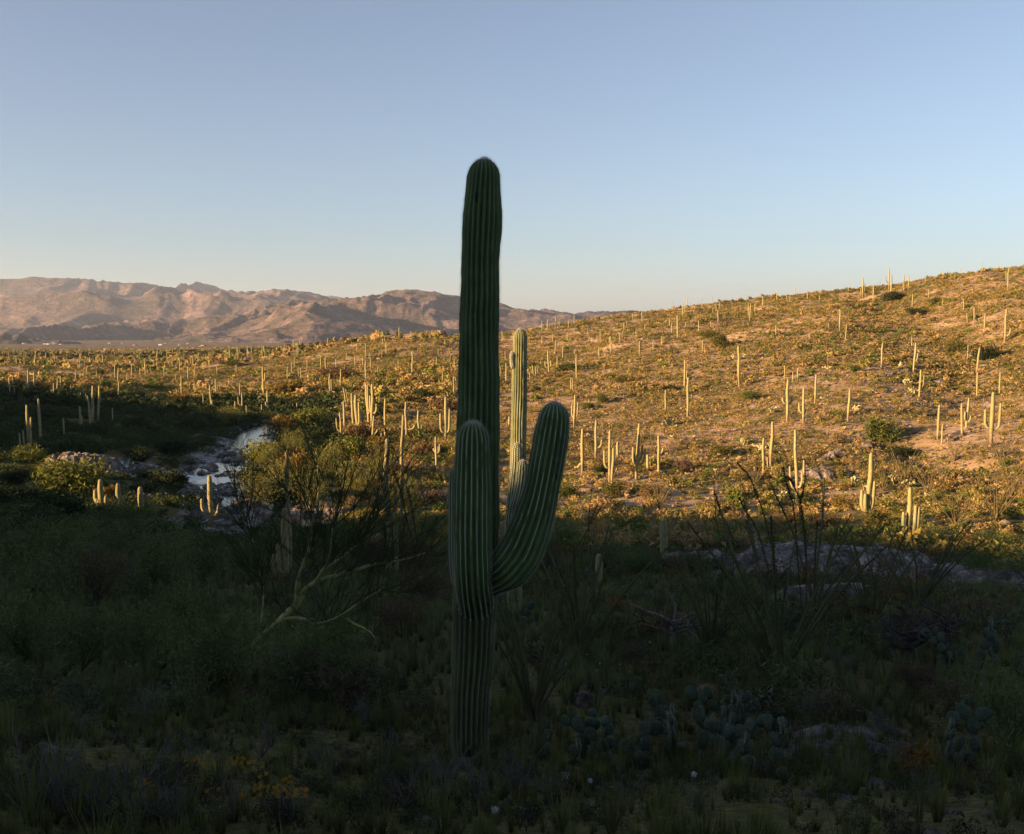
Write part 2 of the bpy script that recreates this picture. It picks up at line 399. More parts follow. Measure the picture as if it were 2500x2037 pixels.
def mountains(name, prof, r0, r1, r2, seed, wl, amp):
    th = np.arange(-40, 32, .06)*math.pi/180; rr = np.linspace(r0, r2, 250)
    T2, R2 = np.meshgrid(th, rr, indexing='ij'); X = np.sin(T2)*R2; Y = np.cos(T2)*R2
    wx = 300*fbm(X/1500, Y/1500, 3, seed+50); wy = 300*fbm(X/1500, Y/1500, 3, seed+60)
    r1v = r1*(1+.10*fbm(T2*5, T2*0, 3, seed+70)); r0v = r0*(1+.07*fbm(T2*9, T2*0, 3, seed+75)); t = (R2-r0v)/(r1v-r0v)
    env = np.where(t < 1, np.clip(t, 0, 1)**.95, 1-.6*np.clip((R2-r1v)/(r2-r1v), 0, 1))
    rg = ridged((X+wx)/wl, (Y+wy)/(wl*1.15), 7, seed, .44)
    lo = ridged((X+wx*1.5)/(wl*.33)+9, (Y+wy)/(wl*.4), 5, seed+9, .5)
    relief = amp*(1.25*np.clip(rg, 0, 2)**1.3 + .42*lo - .62)*np.clip(env, 0, 1)**.4*(1-.35*env)
    base = -86.0
    px = CX + F*np.tan(th)*cP
    tgt = np.interp(px, [a for a, b in prof], [b for a, b in prof]) + 1.3*vnoise(px/11, px*0, seed)
    sl = np.array([s_of(y) for y in tgt])*np.cos(th)
    # height of the range per direction so that the skyline matches; smoothed so crests keep their shape
    need = np.min(np.where(env > .25, (sl[:, None]*R2 - base - relief)/np.maximum(env, 1e-3), 1e9), axis=1)
    kw = np.exp(-(np.arange(-40, 41)/17)**2); kw /= kw.sum()
    need = np.convolve(np.pad(need, 40, 'edge'), kw, 'valid')
    Zz = base + env*need[:, None] + relief
    el = Zz/R2; f = (sl-base/R2[:, 0])/(el.max(1)-base/R2[:, 0])
    k2 = np.exp(-(np.arange(-12, 13)/3.5)**2); k2 /= k2.sum(); f = np.convolve(np.pad(f, 12, 'edge'), k2, 'valid')
    q = sstep(.45, 1.0, (el-base/R2)/((el.max(1)-base/12000)[:, None]))
    Zz = base + (Zz-base)*(1+(f-1)[:, None]*q)
    Zz -= 3*(1-np.clip(t*8, 0, 1))
    V = np.stack([X, Y, Zz], -1).reshape(-1, 3); n, m_ = X.shape
    ii = np.arange(n-1)[:, None]; jj = np.arange(m_-1)[None, :]
    Q = np.stack([ii*m_+jj, ii*m_+jj+1, (ii+1)*m_+jj+1, (ii+1)*m_+jj], -1).reshape(-1, 4)[:, ::-1]
    o = mk(name, V, Q, None, 'mountain_rock', smooth=True); o['kind'] = 'structure'
    return o
mountains('mountains', SKY_A, 6500, 12000, 14500, 101, 2500, 470)
mountains('foothills', SKY_B, 3500, 7600, 9500, 202, 1250, 270)
# ---------------------------------------------------------------- cactus columns
G_SKIN = np.array([.105, .150, .060]); G_BARK = np.array([.20, .15, .10]); G_PALE = np.array([.24, .225, .095])
def column(ctrl, steps, ribs, depth, per, dome=1.15, bark=0.0, skin=G_SKIN, wob=.0, seed=0, foot=False, want=False, crest=(.26, .27, .15), cw=.5):
    """ribbed column along control rows (x, y, z, radius), rounded tip"""
    C = even(spline(np.asarray(ctrl, float), 240), steps*3)
    s = np.concatenate([[0], np.cumsum(np.linalg.norm(np.diff(C[:, :3], axis=0), axis=1))]); L = s[-1]
    rt = C[-1, 3]*dome
    # sample positions: even along the shaft, closer round the tip
    a = np.linspace(0, L-rt, steps, endpoint=False); q = np.linspace(0, 1, max(7, steps//6))
    sp = np.concatenate([a, L-rt+rt*np.sin(q*math.pi/2)])
    fac = np.concatenate([np.ones(len(a)), np.maximum(np.cos(q*math.pi/2), .02)**.85])
    D = np.array([np.interp(sp, s, C[:, k]) for k in range(4)]).T
    rad = D[:, 3]*fac
    if wob: rad = rad*(1+wob*vnoise(sp/.35, sp*0+seed, 7)+.5*wob*vnoise(sp/.12, sp*0+seed, 8))
    if foot: rad = rad*(1+.0*sp)
    n = ribs*per; ph = np.arange(n)*2*math.pi/n
    c = np.abs(np.cos(ribs*ph/2)); prof = 1 - depth*(1-c**.8)
    V, Q = tube(D[:, :3], rad, n, prof)
    if want:                       # living columns: ribs swell, pinch and wander a little
        S2, P2 = np.meshgrid(sp, ph, indexing='ij'); ctr = np.repeat(D[:, :3], n, 0)
        wv = 1 + .035*vnoise(S2/.45, P2*ribs/6.283+seed*9, seed) + .02*vnoise(S2/.10, P2*ribs/6.283, seed+4)
        V = ctr + (V-ctr)*wv.reshape(-1, 1)
        tw = (.05*vnoise(sp/.9, sp*0+seed, 31)*np.minimum(1, (L-sp)/.3)).repeat(n)[:, None]; TT0, A0, B0 = frames(D[:, :3])
        V = V + np.cross(TT0.repeat(n, 0), V-ctr)*tw
    tip = D[-1, :3]; V = np.vstack([V, tip[None]]); k0 = (len(sp)-1)*n
    T = np.array([[k0+j, k0+(j+1) % n, len(V)-1] for j in range(n)])
    col = np.repeat(skin[None], len(V), 0)
    cr = np.tile(np.clip((c-.86)/.14, 0, 1)*cw, len(sp))[:, None]
    col[:-1] = col[:-1]*(1-cr)+np.array(crest)*cr
    if bark > 0:
        w = np.repeat(1-sstep(bark*.55, bark, sp/L + .08*vnoise(sp*3, sp*0+seed, 5)), n)[:, None]
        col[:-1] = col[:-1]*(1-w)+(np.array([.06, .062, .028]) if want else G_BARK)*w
    if want:
        TT, A, B = frames(D[:, :3]); return V, Q, T, col, (D, rad, TT, A, B, sp)
    return V, Q, T, col
def spines(acc, info, ribs, gap, length, nsp, width, rnd, wool=.22, wc=(.60, .62, .56)):
    D, rad, TT, A, B, sp = info
    twist = .05*vnoise(sp/.9, sp*0+getattr(acc, 'seed', 0), 31)*np.minimum(1, (sp[-1]-sp)/.3)
    pos = np.arange(sp[0]+gap, sp[-1]-.004, gap)
    for k in range(ribs):
        ph = 2*math.pi*k/ribs
        pp = pos + (k % 2)*gap*.5
        cx = [np.interp(pp, sp, D[:, i]) for i in range(3)]
        a = np.array([np.interp(pp, sp, (A*np.cos(ph+twist)[:, None]+B*np.sin(ph+twist)[:, None])[:, i]) for i in range(3)]).T
        t = np.array([np.interp(pp, sp, TT[:, i]) for i in range(3)]).T
        r = np.interp(pp, sp, rad)
        dr = np.gradient(r)/gap
        base = np.array(cx).T + a*r[:, None]
        nrm = a - t*np.clip(dr, -6, 0)[:, None]; nrm /= np.linalg.norm(nrm, axis=1)[:, None]
        side = np.cross(nrm, t)
        side /= np.linalg.norm(side, axis=1)[:, None]+1e-9
        m = len(pp)
        for q in range(nsp):
            u = rnd.normal(0, .75, m)[:, None]; v = rnd.normal(0, .75, m)[:, None]
            d = nrm + t*u + side*v; d /= np.linalg.norm(d, axis=1)[:, None]
            ln = length*(.6+.7*rnd.random(m))[:, None]
            pe = np.cross(d, rnd.normal(0, 1, (m, 3))); pe /= np.linalg.norm(pe, axis=1)[:, None]+1e-9
            V = np.stack([base-pe*width, base+pe*width, base+d*ln], 1).reshape(-1, 3)
            acc.add(V, T=np.arange(3*m), c=(.30, .31, .26))
        # woolly areole
        w = gap*wool
        V = np.stack([base+nrm*.003-side*w, base+nrm*.003+t*w*1.3, base+nrm*.003+side*w, base+nrm*.003-t*w*1.3], 1).reshape(-1, 3)
        acc.add(V, Q=np.arange(4*m), c=wc)
def P3(px, py, d):
    u, s = ray(px, py); return [u*d, d, s*d]
def prow(rows, d):
    out = []
    for r in rows:
        dd = r[3] if len(r) > 3 else d
        out.append(P3(r[0], r[1], dd)+[r[2]*dd/F])
    return out

# ---------------------------------------------------------------- the big saguaro in the shade
big = empty('saguaro', (P3(1146, 1900, 11.4)[0], 11.4, P3(1146, 1900, 11.4)[2]))
tag(big, 'huge dark saguaro in deep shade in the centre foreground, tallest cactus, with thick upright arms', 'cactus')
big_inv = -np.array(big.location)
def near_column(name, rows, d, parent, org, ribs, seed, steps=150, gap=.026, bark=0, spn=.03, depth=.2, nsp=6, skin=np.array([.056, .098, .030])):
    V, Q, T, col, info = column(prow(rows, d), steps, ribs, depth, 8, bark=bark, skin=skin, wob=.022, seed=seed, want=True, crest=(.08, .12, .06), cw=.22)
    # scars: small dark sunken patches
    rnd = np.random.default_rng(seed)
    col = col*(1+.25*vnoise(V[:, 2]*2.2, V[:, 0]*6, seed)[:, None])
    for _ in range(9):
        p = V[rnd.integers(len(V))]; dd = np.linalg.norm((V-p)*[1, 1, .6], axis=1); col = np.where((dd < .02+.025*rnd.random())[:, None], col*.35, col)
    o = mk(name, V+org, Q, T, 'cactus_skin', parent, col, True)
    a = Acc(); a.seed = seed; spines(a, info, ribs, gap, spn, nsp, .0009 if name == 'trunk' else .0011, rnd, .15 if name == 'trunk' else .24, (.30, .32, .26) if name == 'trunk' else (.78, .80, .74))
    # pale wool and dense spines on the tip
    D, rad, TT, A, B, sp = info; tip = D[-1, :3]; r0 = D[-1, 3]
    m = 900; q = rnd.normal(0, .33, (m, 2))*r0; hz = -(q**2).sum(1)/(r0*1.3)
    base = tip + q[:, :1]*A[-1] + q[:, 1:]*B[-1] + hz[:, None]*TT[-1]
    d_ = TT[-1] + rnd.normal(0, .35, (m, 3)); pe = np.cross(d_, rnd.normal(0, 1, (m, 3))); pe /= np.linalg.norm(pe, axis=1)[:, None]
    ln = spn*(.6+.8*rnd.random(m))[:, None]
    a.add(np.stack([base-pe*.0012, base+pe*.0012, base+d_*ln], 1).reshape(-1, 3), T=np.arange(3*m), c=(.42, .40, .36))
    a.V = [v+org for v in a.V]
    s = a.build('spines', 'spine', o); tag(s, kind='stuff')
    return o
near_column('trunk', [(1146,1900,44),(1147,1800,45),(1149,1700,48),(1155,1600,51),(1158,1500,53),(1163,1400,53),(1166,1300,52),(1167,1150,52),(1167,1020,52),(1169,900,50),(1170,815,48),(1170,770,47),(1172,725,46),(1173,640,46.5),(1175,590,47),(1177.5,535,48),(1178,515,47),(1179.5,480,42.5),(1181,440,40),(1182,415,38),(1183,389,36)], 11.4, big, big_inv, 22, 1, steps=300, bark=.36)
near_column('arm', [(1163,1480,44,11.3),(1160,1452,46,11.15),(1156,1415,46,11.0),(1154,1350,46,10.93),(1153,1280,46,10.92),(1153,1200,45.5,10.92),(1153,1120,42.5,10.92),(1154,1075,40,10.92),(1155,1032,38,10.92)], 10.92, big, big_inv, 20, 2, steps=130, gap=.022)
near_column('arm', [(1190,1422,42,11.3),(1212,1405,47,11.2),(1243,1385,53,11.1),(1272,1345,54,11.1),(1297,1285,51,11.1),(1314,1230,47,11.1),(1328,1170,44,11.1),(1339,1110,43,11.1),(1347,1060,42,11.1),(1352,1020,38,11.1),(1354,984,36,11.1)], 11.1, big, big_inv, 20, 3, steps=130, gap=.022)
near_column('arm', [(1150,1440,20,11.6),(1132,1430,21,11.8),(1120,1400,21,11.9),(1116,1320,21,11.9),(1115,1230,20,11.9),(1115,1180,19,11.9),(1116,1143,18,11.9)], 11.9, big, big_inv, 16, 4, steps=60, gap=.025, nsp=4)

# ---------------------------------------------------------------- the sunlit saguaro just behind it
gx, gy, gz = ground_at(1256, 1480)
s2 = empty('saguaro', (P3(1256, 1480, 24)[0], 24, min(gz, P3(1256, 1480, 24)[2])))
tag(s2, 'tall ribbed saguaro glowing pale yellow in the sun, right beside the big dark saguaro', 'cactus', )
i2 = -np.array(s2.location)
near_column('trunk', [(1256,1490,17),(1257,1400,18),(1259,1300,18.5),(1262,1200,19),(1265,1100,19.5),(1267,1000,19.5),(1268,920,18.5),(1269,880,17.5),(1270,850,17),(1270,804,15.5)], 24, s2, i2, 18, 5, steps=120, gap=.04, spn=.035, nsp=4, skin=np.array([.17, .19, .09]))
near_column('arm', [(1248,1330,11,23.9),(1243,1300,12,23.7),(1249,1240,13.5,23.6),(1256,1180,14,23.5),(1261,1130,14,23.5),(1262,1083,12.5,23.5)], 23.5, s2, i2, 13, 6, steps=60, gap=.04, nsp=3, skin=np.array([.12, .15, .07]))
near_column('arm', [(1256,1226,6,23.4),(1258,1232,12,23.2),(1265,1212,14,23.1),(1272,1180,15,23.1),(1275,1150,14.5,23.1),(1276,1125,13.5,23.1)], 23.1, s2, i2, 13, 7, steps=50, gap=.04, nsp=3, skin=np.array([.12, .15, .07]))
near_column('arm', [(1257,900,4,23.95),(1252,896,5,23.9),(1250,884,5.5,23.9),(1249,862,5,23.9)], 23.9, s2, i2, 12, 8, steps=30, gap=.04, nsp=3, skin=np.array([.17, .19, .09]))

# ---------------------------------------------------------------- saguaros over the slopes and the flat
SAG = []      # xt, yt, xb, yb in picture pixels, arms (side, attach, top) as fractions of the height, extra dict
def batch(ox, oy, k, rows):
    for r in rows:
        SAG.append([ox+r[0]/k, oy+r[1]/k, ox+r[2]/k, oy+r[3]/k, list(r[4]) if len(r) > 4 else [], r[5] if len(r) > 5 else {}])
batch(0, 640, 3.33, [
 (75,930,80,1085,[(.25,.1,.4)]),(105,960,112,1060),(225,875,232,1060,[(-.1,.2,.45)]),(278,895,278,1060),(320,890,318,1000),
 (435,985,435,1110,[(-.15,.2,.6)]),(468,940,465,1090),(490,925,495,1050,[(.28,.2,.5)]),(575,995,577,1085),
 (220,1160,235,1540,[(-.16,.06,.4),(-.1,.1,.46),(.08,.48,.74),(.07,.14,.47)],{'l':'many-armed saguaro beside the pinkish rock dome','w':.026}),
 (308,1110,330,1445,[],{'l':'slim armless saguaro leaning left just behind the rock outcrop on the left','w':.03}),
 (515,1268,522,1415,[],{'l':'short armless saguaro rising behind the top of the rock outcrop'}),
 (648,1170,660,1375,[(.07,.3,.62)],{'l':'saguaro with one short hugging arm, left of the tall rim-lit group'}),
 (715,1085,742,1360,[(.04,.3,.5)],{'l':'left column of the tall rim-lit saguaro group in the left shade','w':.03}),
 (757,1005,755,1330,[(-.05,.15,.42)],{'l':'middle and tallest column of the rim-lit saguaro group in the left shade','w':.03}),
 (810,1005,800,1310,[],{'l':'right, slightly curved column of the rim-lit saguaro group in the left shade','w':.03}),
 (695,1060,700,1150),(738,1065,738,1140),(655,1060,660,1140),
 (914,1185,916,1310,[(-.08,.05,.2)]),(472,1355,472,1400),(770,1555,778,1660,[],{'w':.08,'l':'stubby saguaro poking up behind the glowing bush on the left'}),
 (893,1100,893,1145),(963,965,965,1130,[(-.1,.1,.25),(.12,.1,.25)]),(1185,1080,1187,1150),
 (617,880,618,985),(708,850,708,940),(783,880,785,955),(845,820,845,860),(932,830,934,950),(962,860,958,1010),(1032,900,1034,1005),
 (1070,830,1070,950),(1137,860,1140,945),(1180,800,1182,945),(1252,805,1252,870),(1275,800,1278,870),(1332,850,1334,935),(1400,790,1402,880),
 (1427,910,1428,980),(1460,790,1462,890),(1510,790,1510,870),(1568,770,1570,850),(1580,850,1582,945),(1612,770,1612,830),(1700,800,1703,890),
 (1762,840,1766,930),(1475,920,1477,1120,[(-.2,.1,.38),(.17,.1,.25)]),(1527,850,1527,960),(1580,975,1582,1070,[(.15,.1,.5)]),
 (1612,960,1612,1060),(1725,960,1728,1050),(1752,950,1757,1090,[(.1,.3,.6)]),(1707,1000,1718,1200,[(.06,.1,.4)]),(1862,945,1866,1060,[(-.25,.15,.6),(.15,.2,.65)]),
 (1650,1075,1655,1170),(2050,755,2050,830),(120,1040,122,1090),(1330,1060,1332,1130),(250,960,252,1010),(1040,1000,1040,1060)])
batch(560, 640, 3.33, [
 (552,655,553,760),(800,615,800,695),(1379,530,1380,628),(1475,565,1475,610),(1748,540,1750,610),(1262,600,1262,650),(1245,620,1245,685),
 (1275,650,1275,750),(1037,660,1037,725),(1107,665,1108,780),(720,745,722,800),(780,765,782,900,[(.05,.3,.8)]),(742,765,745,880),(760,880,762,960),
 (185,750,187,830),(95,780,97,830),(55,835,57,910),(270,850,280,1100,[(.08,.55,.8),(-.05,.25,.4)]),(473,850,470,980,[(.15,.4,.6)]),(505,810,506,900),
 (528,780,529,860),(580,860,582,960),(560,850,562,930),(632,790,633,880),(640,925,642,1000),(700,945,702,1000),(545,945,547,990),(590,920,592,965),
 (455,955,467,1025),(517,1010,518,1065),(580,1010,582,1075),(195,1020,197,1080),(232,940,233,1000),(85,985,87,1130),(100,1065,107,1205,[(-.22,.3,.8)]),
 (45,1130,46,1235),(137,1165,140,1255),(68,1090,68,1140),(308,1045,312,1225,[(-.07,.3,.5)]),(225,1160,226,1215),(262,1155,262,1245),
 (515,1150,520,1215),(547,1145,550,1220),(815,905,815,1105,[],{'l':'left of the two close columns above the bushy bank, armless'}),(828,950,832,1085,[],{'l':'shorter right one of the two close columns above the bushy bank'}),(850,1080,852,1120),(905,870,905,1030),
 (866,790,866,885),(938,835,940,905),(1020,760,1022,850),(1083,775,1085,860),(1138,730,1138,800),(1148,780,1148,870),(1107,800,1108,975),
 (1083,925,1085,980),(952,740,952,800),(1208,850,1208,920),(1225,870,1226,920),(1240,730,1240,790),(1372,790,1373,865),(1410,940,1411,1005),
 (1487,720,1490,930,[(-.04,.1,.2)]),(1535,935,1537,995),(1698,700,1698,760),(1683,775,1684,870),(1752,635,1752,690),(1745,780,1745,830),(1828,785,1829,870),
 (1735,900,1730,1015,[(-.25,.2,.55),(.2,.15,.6)],{'l':'small three-pronged saguaro left of the big dark trunk, upper one'}),(1822,930,1825,1080,[(-.13,.5,.75)],{'l':'saguaro with one arm half hidden by the big dark trunk'}),(1722,1010,1723,1080),(1795,765,1795,800),
 (925,1020,958,1200,[(.10,.2,.92),(-.2,.2,.3)],{'l':'twin-column saguaro with a crooked left arm, top left of the crowded cactus group'}),
 (897,1220,915,1440,[(-.15,.3,.78)],{'l':'left saguaro of the crowded group, with a long parallel left arm'}),
 (928,1130,942,1410,[(.1,.06,.3),(.05,.1,.22)],{'l':'saguaro with short knobby arms low on its right side in the crowded group'}),
 (1025,1080,1040,1400,[(-.1,.25,1.05),(.08,.25,.82),(.15,.12,.55)],{'l':'bushy saguaro with several parallel arms in the middle of the crowded group','w':.045}),
 (1160,990,1165,1370,[(-.1,.42,.98),(-.05,.4,.75),(.1,.38,.72)],{'l':'largest saguaro of the crowded group with five tall packed arms','w':.036}),
 (1110,985,1135,1360,[(.05,.35,.7)],{'l':'dark-trunked saguaro leaning against the largest one of the crowded group','w':.03}),
 (1268,1110,1265,1460,[(-.08,.05,.2)],{'l':'straight tall saguaro right of the crowded group, a stub arm at its base','w':.03}),
 (1175,1250,1160,1470,[(.16,.35,.5)],{'l':'short saguaro with one arm bending right below the crowded group'}),
 (1435,1135,1438,1450,[(-.15,.3,.36),(.22,.28,.4),(-.2,.28,.33)],{'l':'saguaro with arms spread out sideways like a cross on the sunlit flat','w':.035}),
 (1412,1245,1386,2050,[(.05,.46,.58)],{'l':'very tall thin saguaro with a pinkish lower trunk left of the big dark one','w':.014,'r':48}),
 (1535,1205,1541,1440,[(-.07,.35,.65),(.1,.3,.5)],{'l':'three-armed saguaro right of the cross-shaped one'}),
 (1760,1095,1760,1475,[(-.11,.25,.65),(.08,.25,.74)],{'l':'trident-shaped saguaro with two long upright arms just left of the big dark trunk','w':.036}),
 (1677,1420,1683,1670,[(-.08,.52,.62),(.12,.48,.76),(.06,.5,.7)],{'l':'small saguaro with three short curled arms below the trident-shaped one'})])
batch(0, 0, 1, [
 (947,1072,946,1290,[],{'l':'thick armless saguaro behind the bare tree, upper half sunlit','p':7.5,'r':34}),
 (967,1189,966,1262,[],{'l':'stubby shaded saguaro beside the thick half-lit one','p':5.5,'r':34}),
 (1004,1183,1000,1262,[],{'p':3,'r':44,'l':'thin sunlit-tipped post-like saguaro right of the stubby shaded one'}),
 (710,1099,706,1330,[],{'l':'tall saguaro seen through the twigs of the bare tree, streaked with light','p':5.5,'r':34}),
 (692,1240,696,1345,[(-.09,.1,.5),(-.16,.05,.35)],{'l':'shaded saguaro with two stub arms left of the bare tree','p':8.5,'r':32}),
 (777,1138,777,1185,[],{'p':2.6,'r':60}),
 (248,1170,250,1330,[(-.16,.3,.68),(-.12,.25,.45),(-.05,.25,.42),(.09,.22,.45),(.15,.22,.52)],{'l':'leftmost rim-lit saguaro of the row in the shade, a ring of short arms round it','p':6.5,'r':62.5}),
 (292,1179,293,1320,[(.1,.3,.55)],{'l':'second rim-lit saguaro of the row in the left shade, one short right arm','p':6.5,'r':62.5}),
 (345,1188,346,1310,[],{'l':'third rim-lit saguaro of the row in the left shade, armless','p':6.5,'r':63}),
 (515,1161,517,1350,[(-.13,.35,.6),(.16,.3,.5),(.24,.25,.42),(.1,.25,.38)],{'l':'rim-lit saguaro beside the shallow stream with short arms at its foot','p':6.5,'r':64}),
 (1621,1268,1620,1345,[],{'l':'shaded young column cactus standing just below the shadow line, right of centre','p':9,'r':40}),
 (1463,1352,1462,1412,[],{'l':'small dark column cactus in front of the two white boulders','p':9,'r':32})])
batch(1180, 640, 3.33, [
 (1531,310,1531,380),(1657,290,1657,380),(1681,325,1681,350),(1773,285,1773,352),(1862,283,1862,345),(2015,275,2015,335),(2034,277,2034,355),
 (1740,325,1740,355),(1620,345,1620,460),(1635,360,1632,430),(1893,350,1893,415),(1920,325,1920,395),(1908,390,1908,495),(1866,375,1866,425),
 (1710,390,1710,430),(1290,400,1291,500,[(.15,.3,.6)]),(1214,415,1214,480),(1312,505,1313,560),(1143,490,1143,570),(1165,480,1166,525),(738,430,738,500),
 (692,475,692,545),(588,455,590,540),(577,460,578,560),(617,480,618,530),(521,465,522,555),(475,480,478,560,[(.12,.3,.7)]),(152,560,155,640),
 (245,560,245,690),(476,600,477,685),(565,580,565,650),(590,635,583,760),(673,590,674,650),(684,570,684,650),(645,690,645,780),(655,685,655,835),
 (846,530,847,575),(880,610,881,680),(920,610,920,660),(950,575,952,655),(1033,600,1035,750),(1042,640,1042,730),(1057,650,1055,835),
 (940,690,942,795,[(.1,.3,.6)]),(990,735,990,790),(1108,585,1109,660),(1242,555,1243,625),(1250,560,1250,620),(1270,640,1270,770),(1380,640,1380,710),
 (1392,625,1393,715),(1452,600,1452,685),(1460,615,1460,670),(1513,460,1514,530),(1530,500,1531,590),(1577,435,1580,630),(1538,510,1538,580),
 (1645,490,1645,575),(1750,475,1752,575),(1765,410,1765,450),(1850,480,1851,545),(1509,685,1509,725),(1782,635,1780,740),(1773,780,1773,820),
 (745,715,745,770),(756,760,757,960,[(.06,.4,.55)]),(524,720,532,900,[(-.15,.2,.5),(.12,.25,.55)],{'l':'small candelabra saguaro right of the sunlit ribbed one'}),(600,765,600,865),(632,810,632,860),(467,800,467,850),
 (185,820,188,985,[(.09,.05,.2)]),(140,855,138,940),(178,730,178,800),(400,840,405,930,[(-.15,.2,.7)]),(425,850,425,940,[(.2,.3,.9)]),(378,900,378,960),
 (710,945,711,1055,[],{'l':'left of the twin armless columns between the sunlit ribbed saguaro and the big right arm'}),(724,945,725,1055,[],{'l':'right of the twin armless columns between the sunlit ribbed saguaro and the big right arm'}),(858,1110,858,1165),
 (747,1080,738,1380,[(-.07,.4,.74),(.08,.4,.8)],{'l':'three-pronged saguaro with pink trunk nearest the top of the big right arm','w':.034}),
 (806,1355,803,1750,[(-.09,.28,.2)],{'l':'tall saguaro with one low arm drooping left, right of the big dark arm','w':.034}),
 (918,1285,913,1595,[(.15,.28,.48)],{'l':'saguaro with a single arm slanting up to the right, upper slope of the lower group','w':.038}),
 (1030,1365,1025,1800,[(-.1,.3,.62)],{'l':'bright saguaro with a long left arm in the lower sunlit group','w':.028}),
 (1060,1510,1045,1835,[(.1,.38,.5)],{'l':'bright saguaro column crossing in front of the long-armed one','w':.038}),
 (1092,1460,1090,1585,[],{'w':.09}),
 (1268,1310,1243,1770,[(-.08,.3,.58),(.08,.34,.6),(.13,.28,.55),(-.05,.3,.45)],{'l':'dark many-armed saguaro with a bright central column right of the lower sunlit group','w':.028}),
 (1335,1565,1338,1705,[],{'w':.09,'l':'dark shaded column beside the many-armed saguaro'}),
 (1425,1410,1428,1725,[(.11,.55,.68)],{'l':'saguaro with one tiny high right arm at the right end of the lower group','w':.036}),
 (1482,1040,1480,1228),(1667,935,1660,1255,[(.1,.4,.56)],{'l':'tall saguaro with a dark curled arm on its right in the middle of the slope'}),(1640,795,1635,1030),(1653,890,1652,960),
 (2075,680,2082,1015),(2057,960,2057,1005),(210,1255,210,1345,[],{'w':.09})])
batch(1800, 640, 3.044, [
 (68,270,68,300),(100,310,92,450,[(-.1,.3,.8)]),(83,300,80,360),(132,310,132,390),(190,255,190,350),(293,210,293,285),(368,240,368,295),(391,250,391,295),
 (429,185,429,250),(521,210,521,285),(582,172,582,230),(610,245,612,290),(827,180,827,225),(935,115,930,275,[(.1,.3,.75)]),(917,195,915,265),
 (951,230,951,275),(1013,175,1011,295),(1058,145,1058,185),(1128,45,1128,205,[(-.17,.35,.62)]),(1148,95,1142,285),(1240,95,1237,222,[(-.05,.2,.7)]),
 (1273,100,1273,210),(1400,105,1400,150),(1525,55,1525,105),(1508,75,1510,105),(1563,60,1563,115),(1658,45,1658,90),(1815,0,1812,95,[(-.15,.3,.5),(.12,.3,.5)]),
 (1940,20,1940,65),(2017,45,2008,205),(1998,80,1997,145),(2028,180,2028,215),(1422,200,1420,270),(1305,235,1300,345,[(.18,.3,.6)]),(1525,275,1524,325),
 (1664,305,1663,345),(1682,275,1682,360),(1762,335,1760,460),(1708,380,1708,455),(1842,380,1834,535),(2000,350,1985,600,[(.13,.2,.42)]),(1908,390,1908,420),
 (765,350,762,515),(768,530,768,565),(812,460,805,590),(676,450,676,500),(288,470,286,555),(1082,600,1068,795),(1298,555,1297,635),(1330,600,1310,825,[(.08,.4,.65)]),
 (1717,615,1712,725),(1800,635,1775,845),(1787,820,1780,1000),(1953,820,1948,985),(353,770,352,880),(413,815,413,890),(449,785,448,885),(433,935,433,970),
 (378,870,368,1195,[(-.11,.45,.58),(.12,.45,.62)]),(497,930,490,1210,[(-.11,.32,.58),(.05,.3,.4)]),(587,835,577,1058),(838,945,822,1198),(1365,800,1353,1020,[(.12,.4,.82)]),
 (1500,1060,1488,1330),(1524,1210,1519,1360),(1667,1050,1670,1290),(1722,1010,1700,1235,[(-.1,.25,.55),(.1,.2,.4)]),
 (1905,965,1883,1375,[(-.11,.35,.68),(.14,.32,.8),(-.05,.35,.45)],{'l':'large candelabra saguaro with three upright arms near the right edge','w':.036}),
 (1228,360,1228,390),(265,1185,250,1525),(195,1305,190,1585),(223,1450,225,1530)])
batch(1800, 1040, 3.044, [
 (432,28,443,570,[(-.085,.2,.5),(.11,.2,.58),(.07,.22,.42)],{'l':'tall bright saguaro with symmetrical raised arms above the dark ocotillo stems','w':.022}),
 (995,198,962,745,[(-.1,.22,.5),(-.06,.22,.45),(.06,.24,.62)],{'l':'bright saguaro with three clustered arms at the shadow line, lower right','w':.034}),
 (1285,455,1262,930,[(-.1,.3,.62),(.08,.28,.72),(.13,.28,.7)],{'l':'rightmost bright saguaro at the shadow line with thick upright arms','w':.038})])
S_ = SAG; SAG = []
for s in S_:
    if s[5].get('l') or all(math.hypot(s[0]-q[0], s[1]-q[1]) > 6 or q[5].get('l') and not s[5] and math.hypot(s[0]-q[0], s[1]-q[1]) > 4 for q in SAG): SAG.append(s)

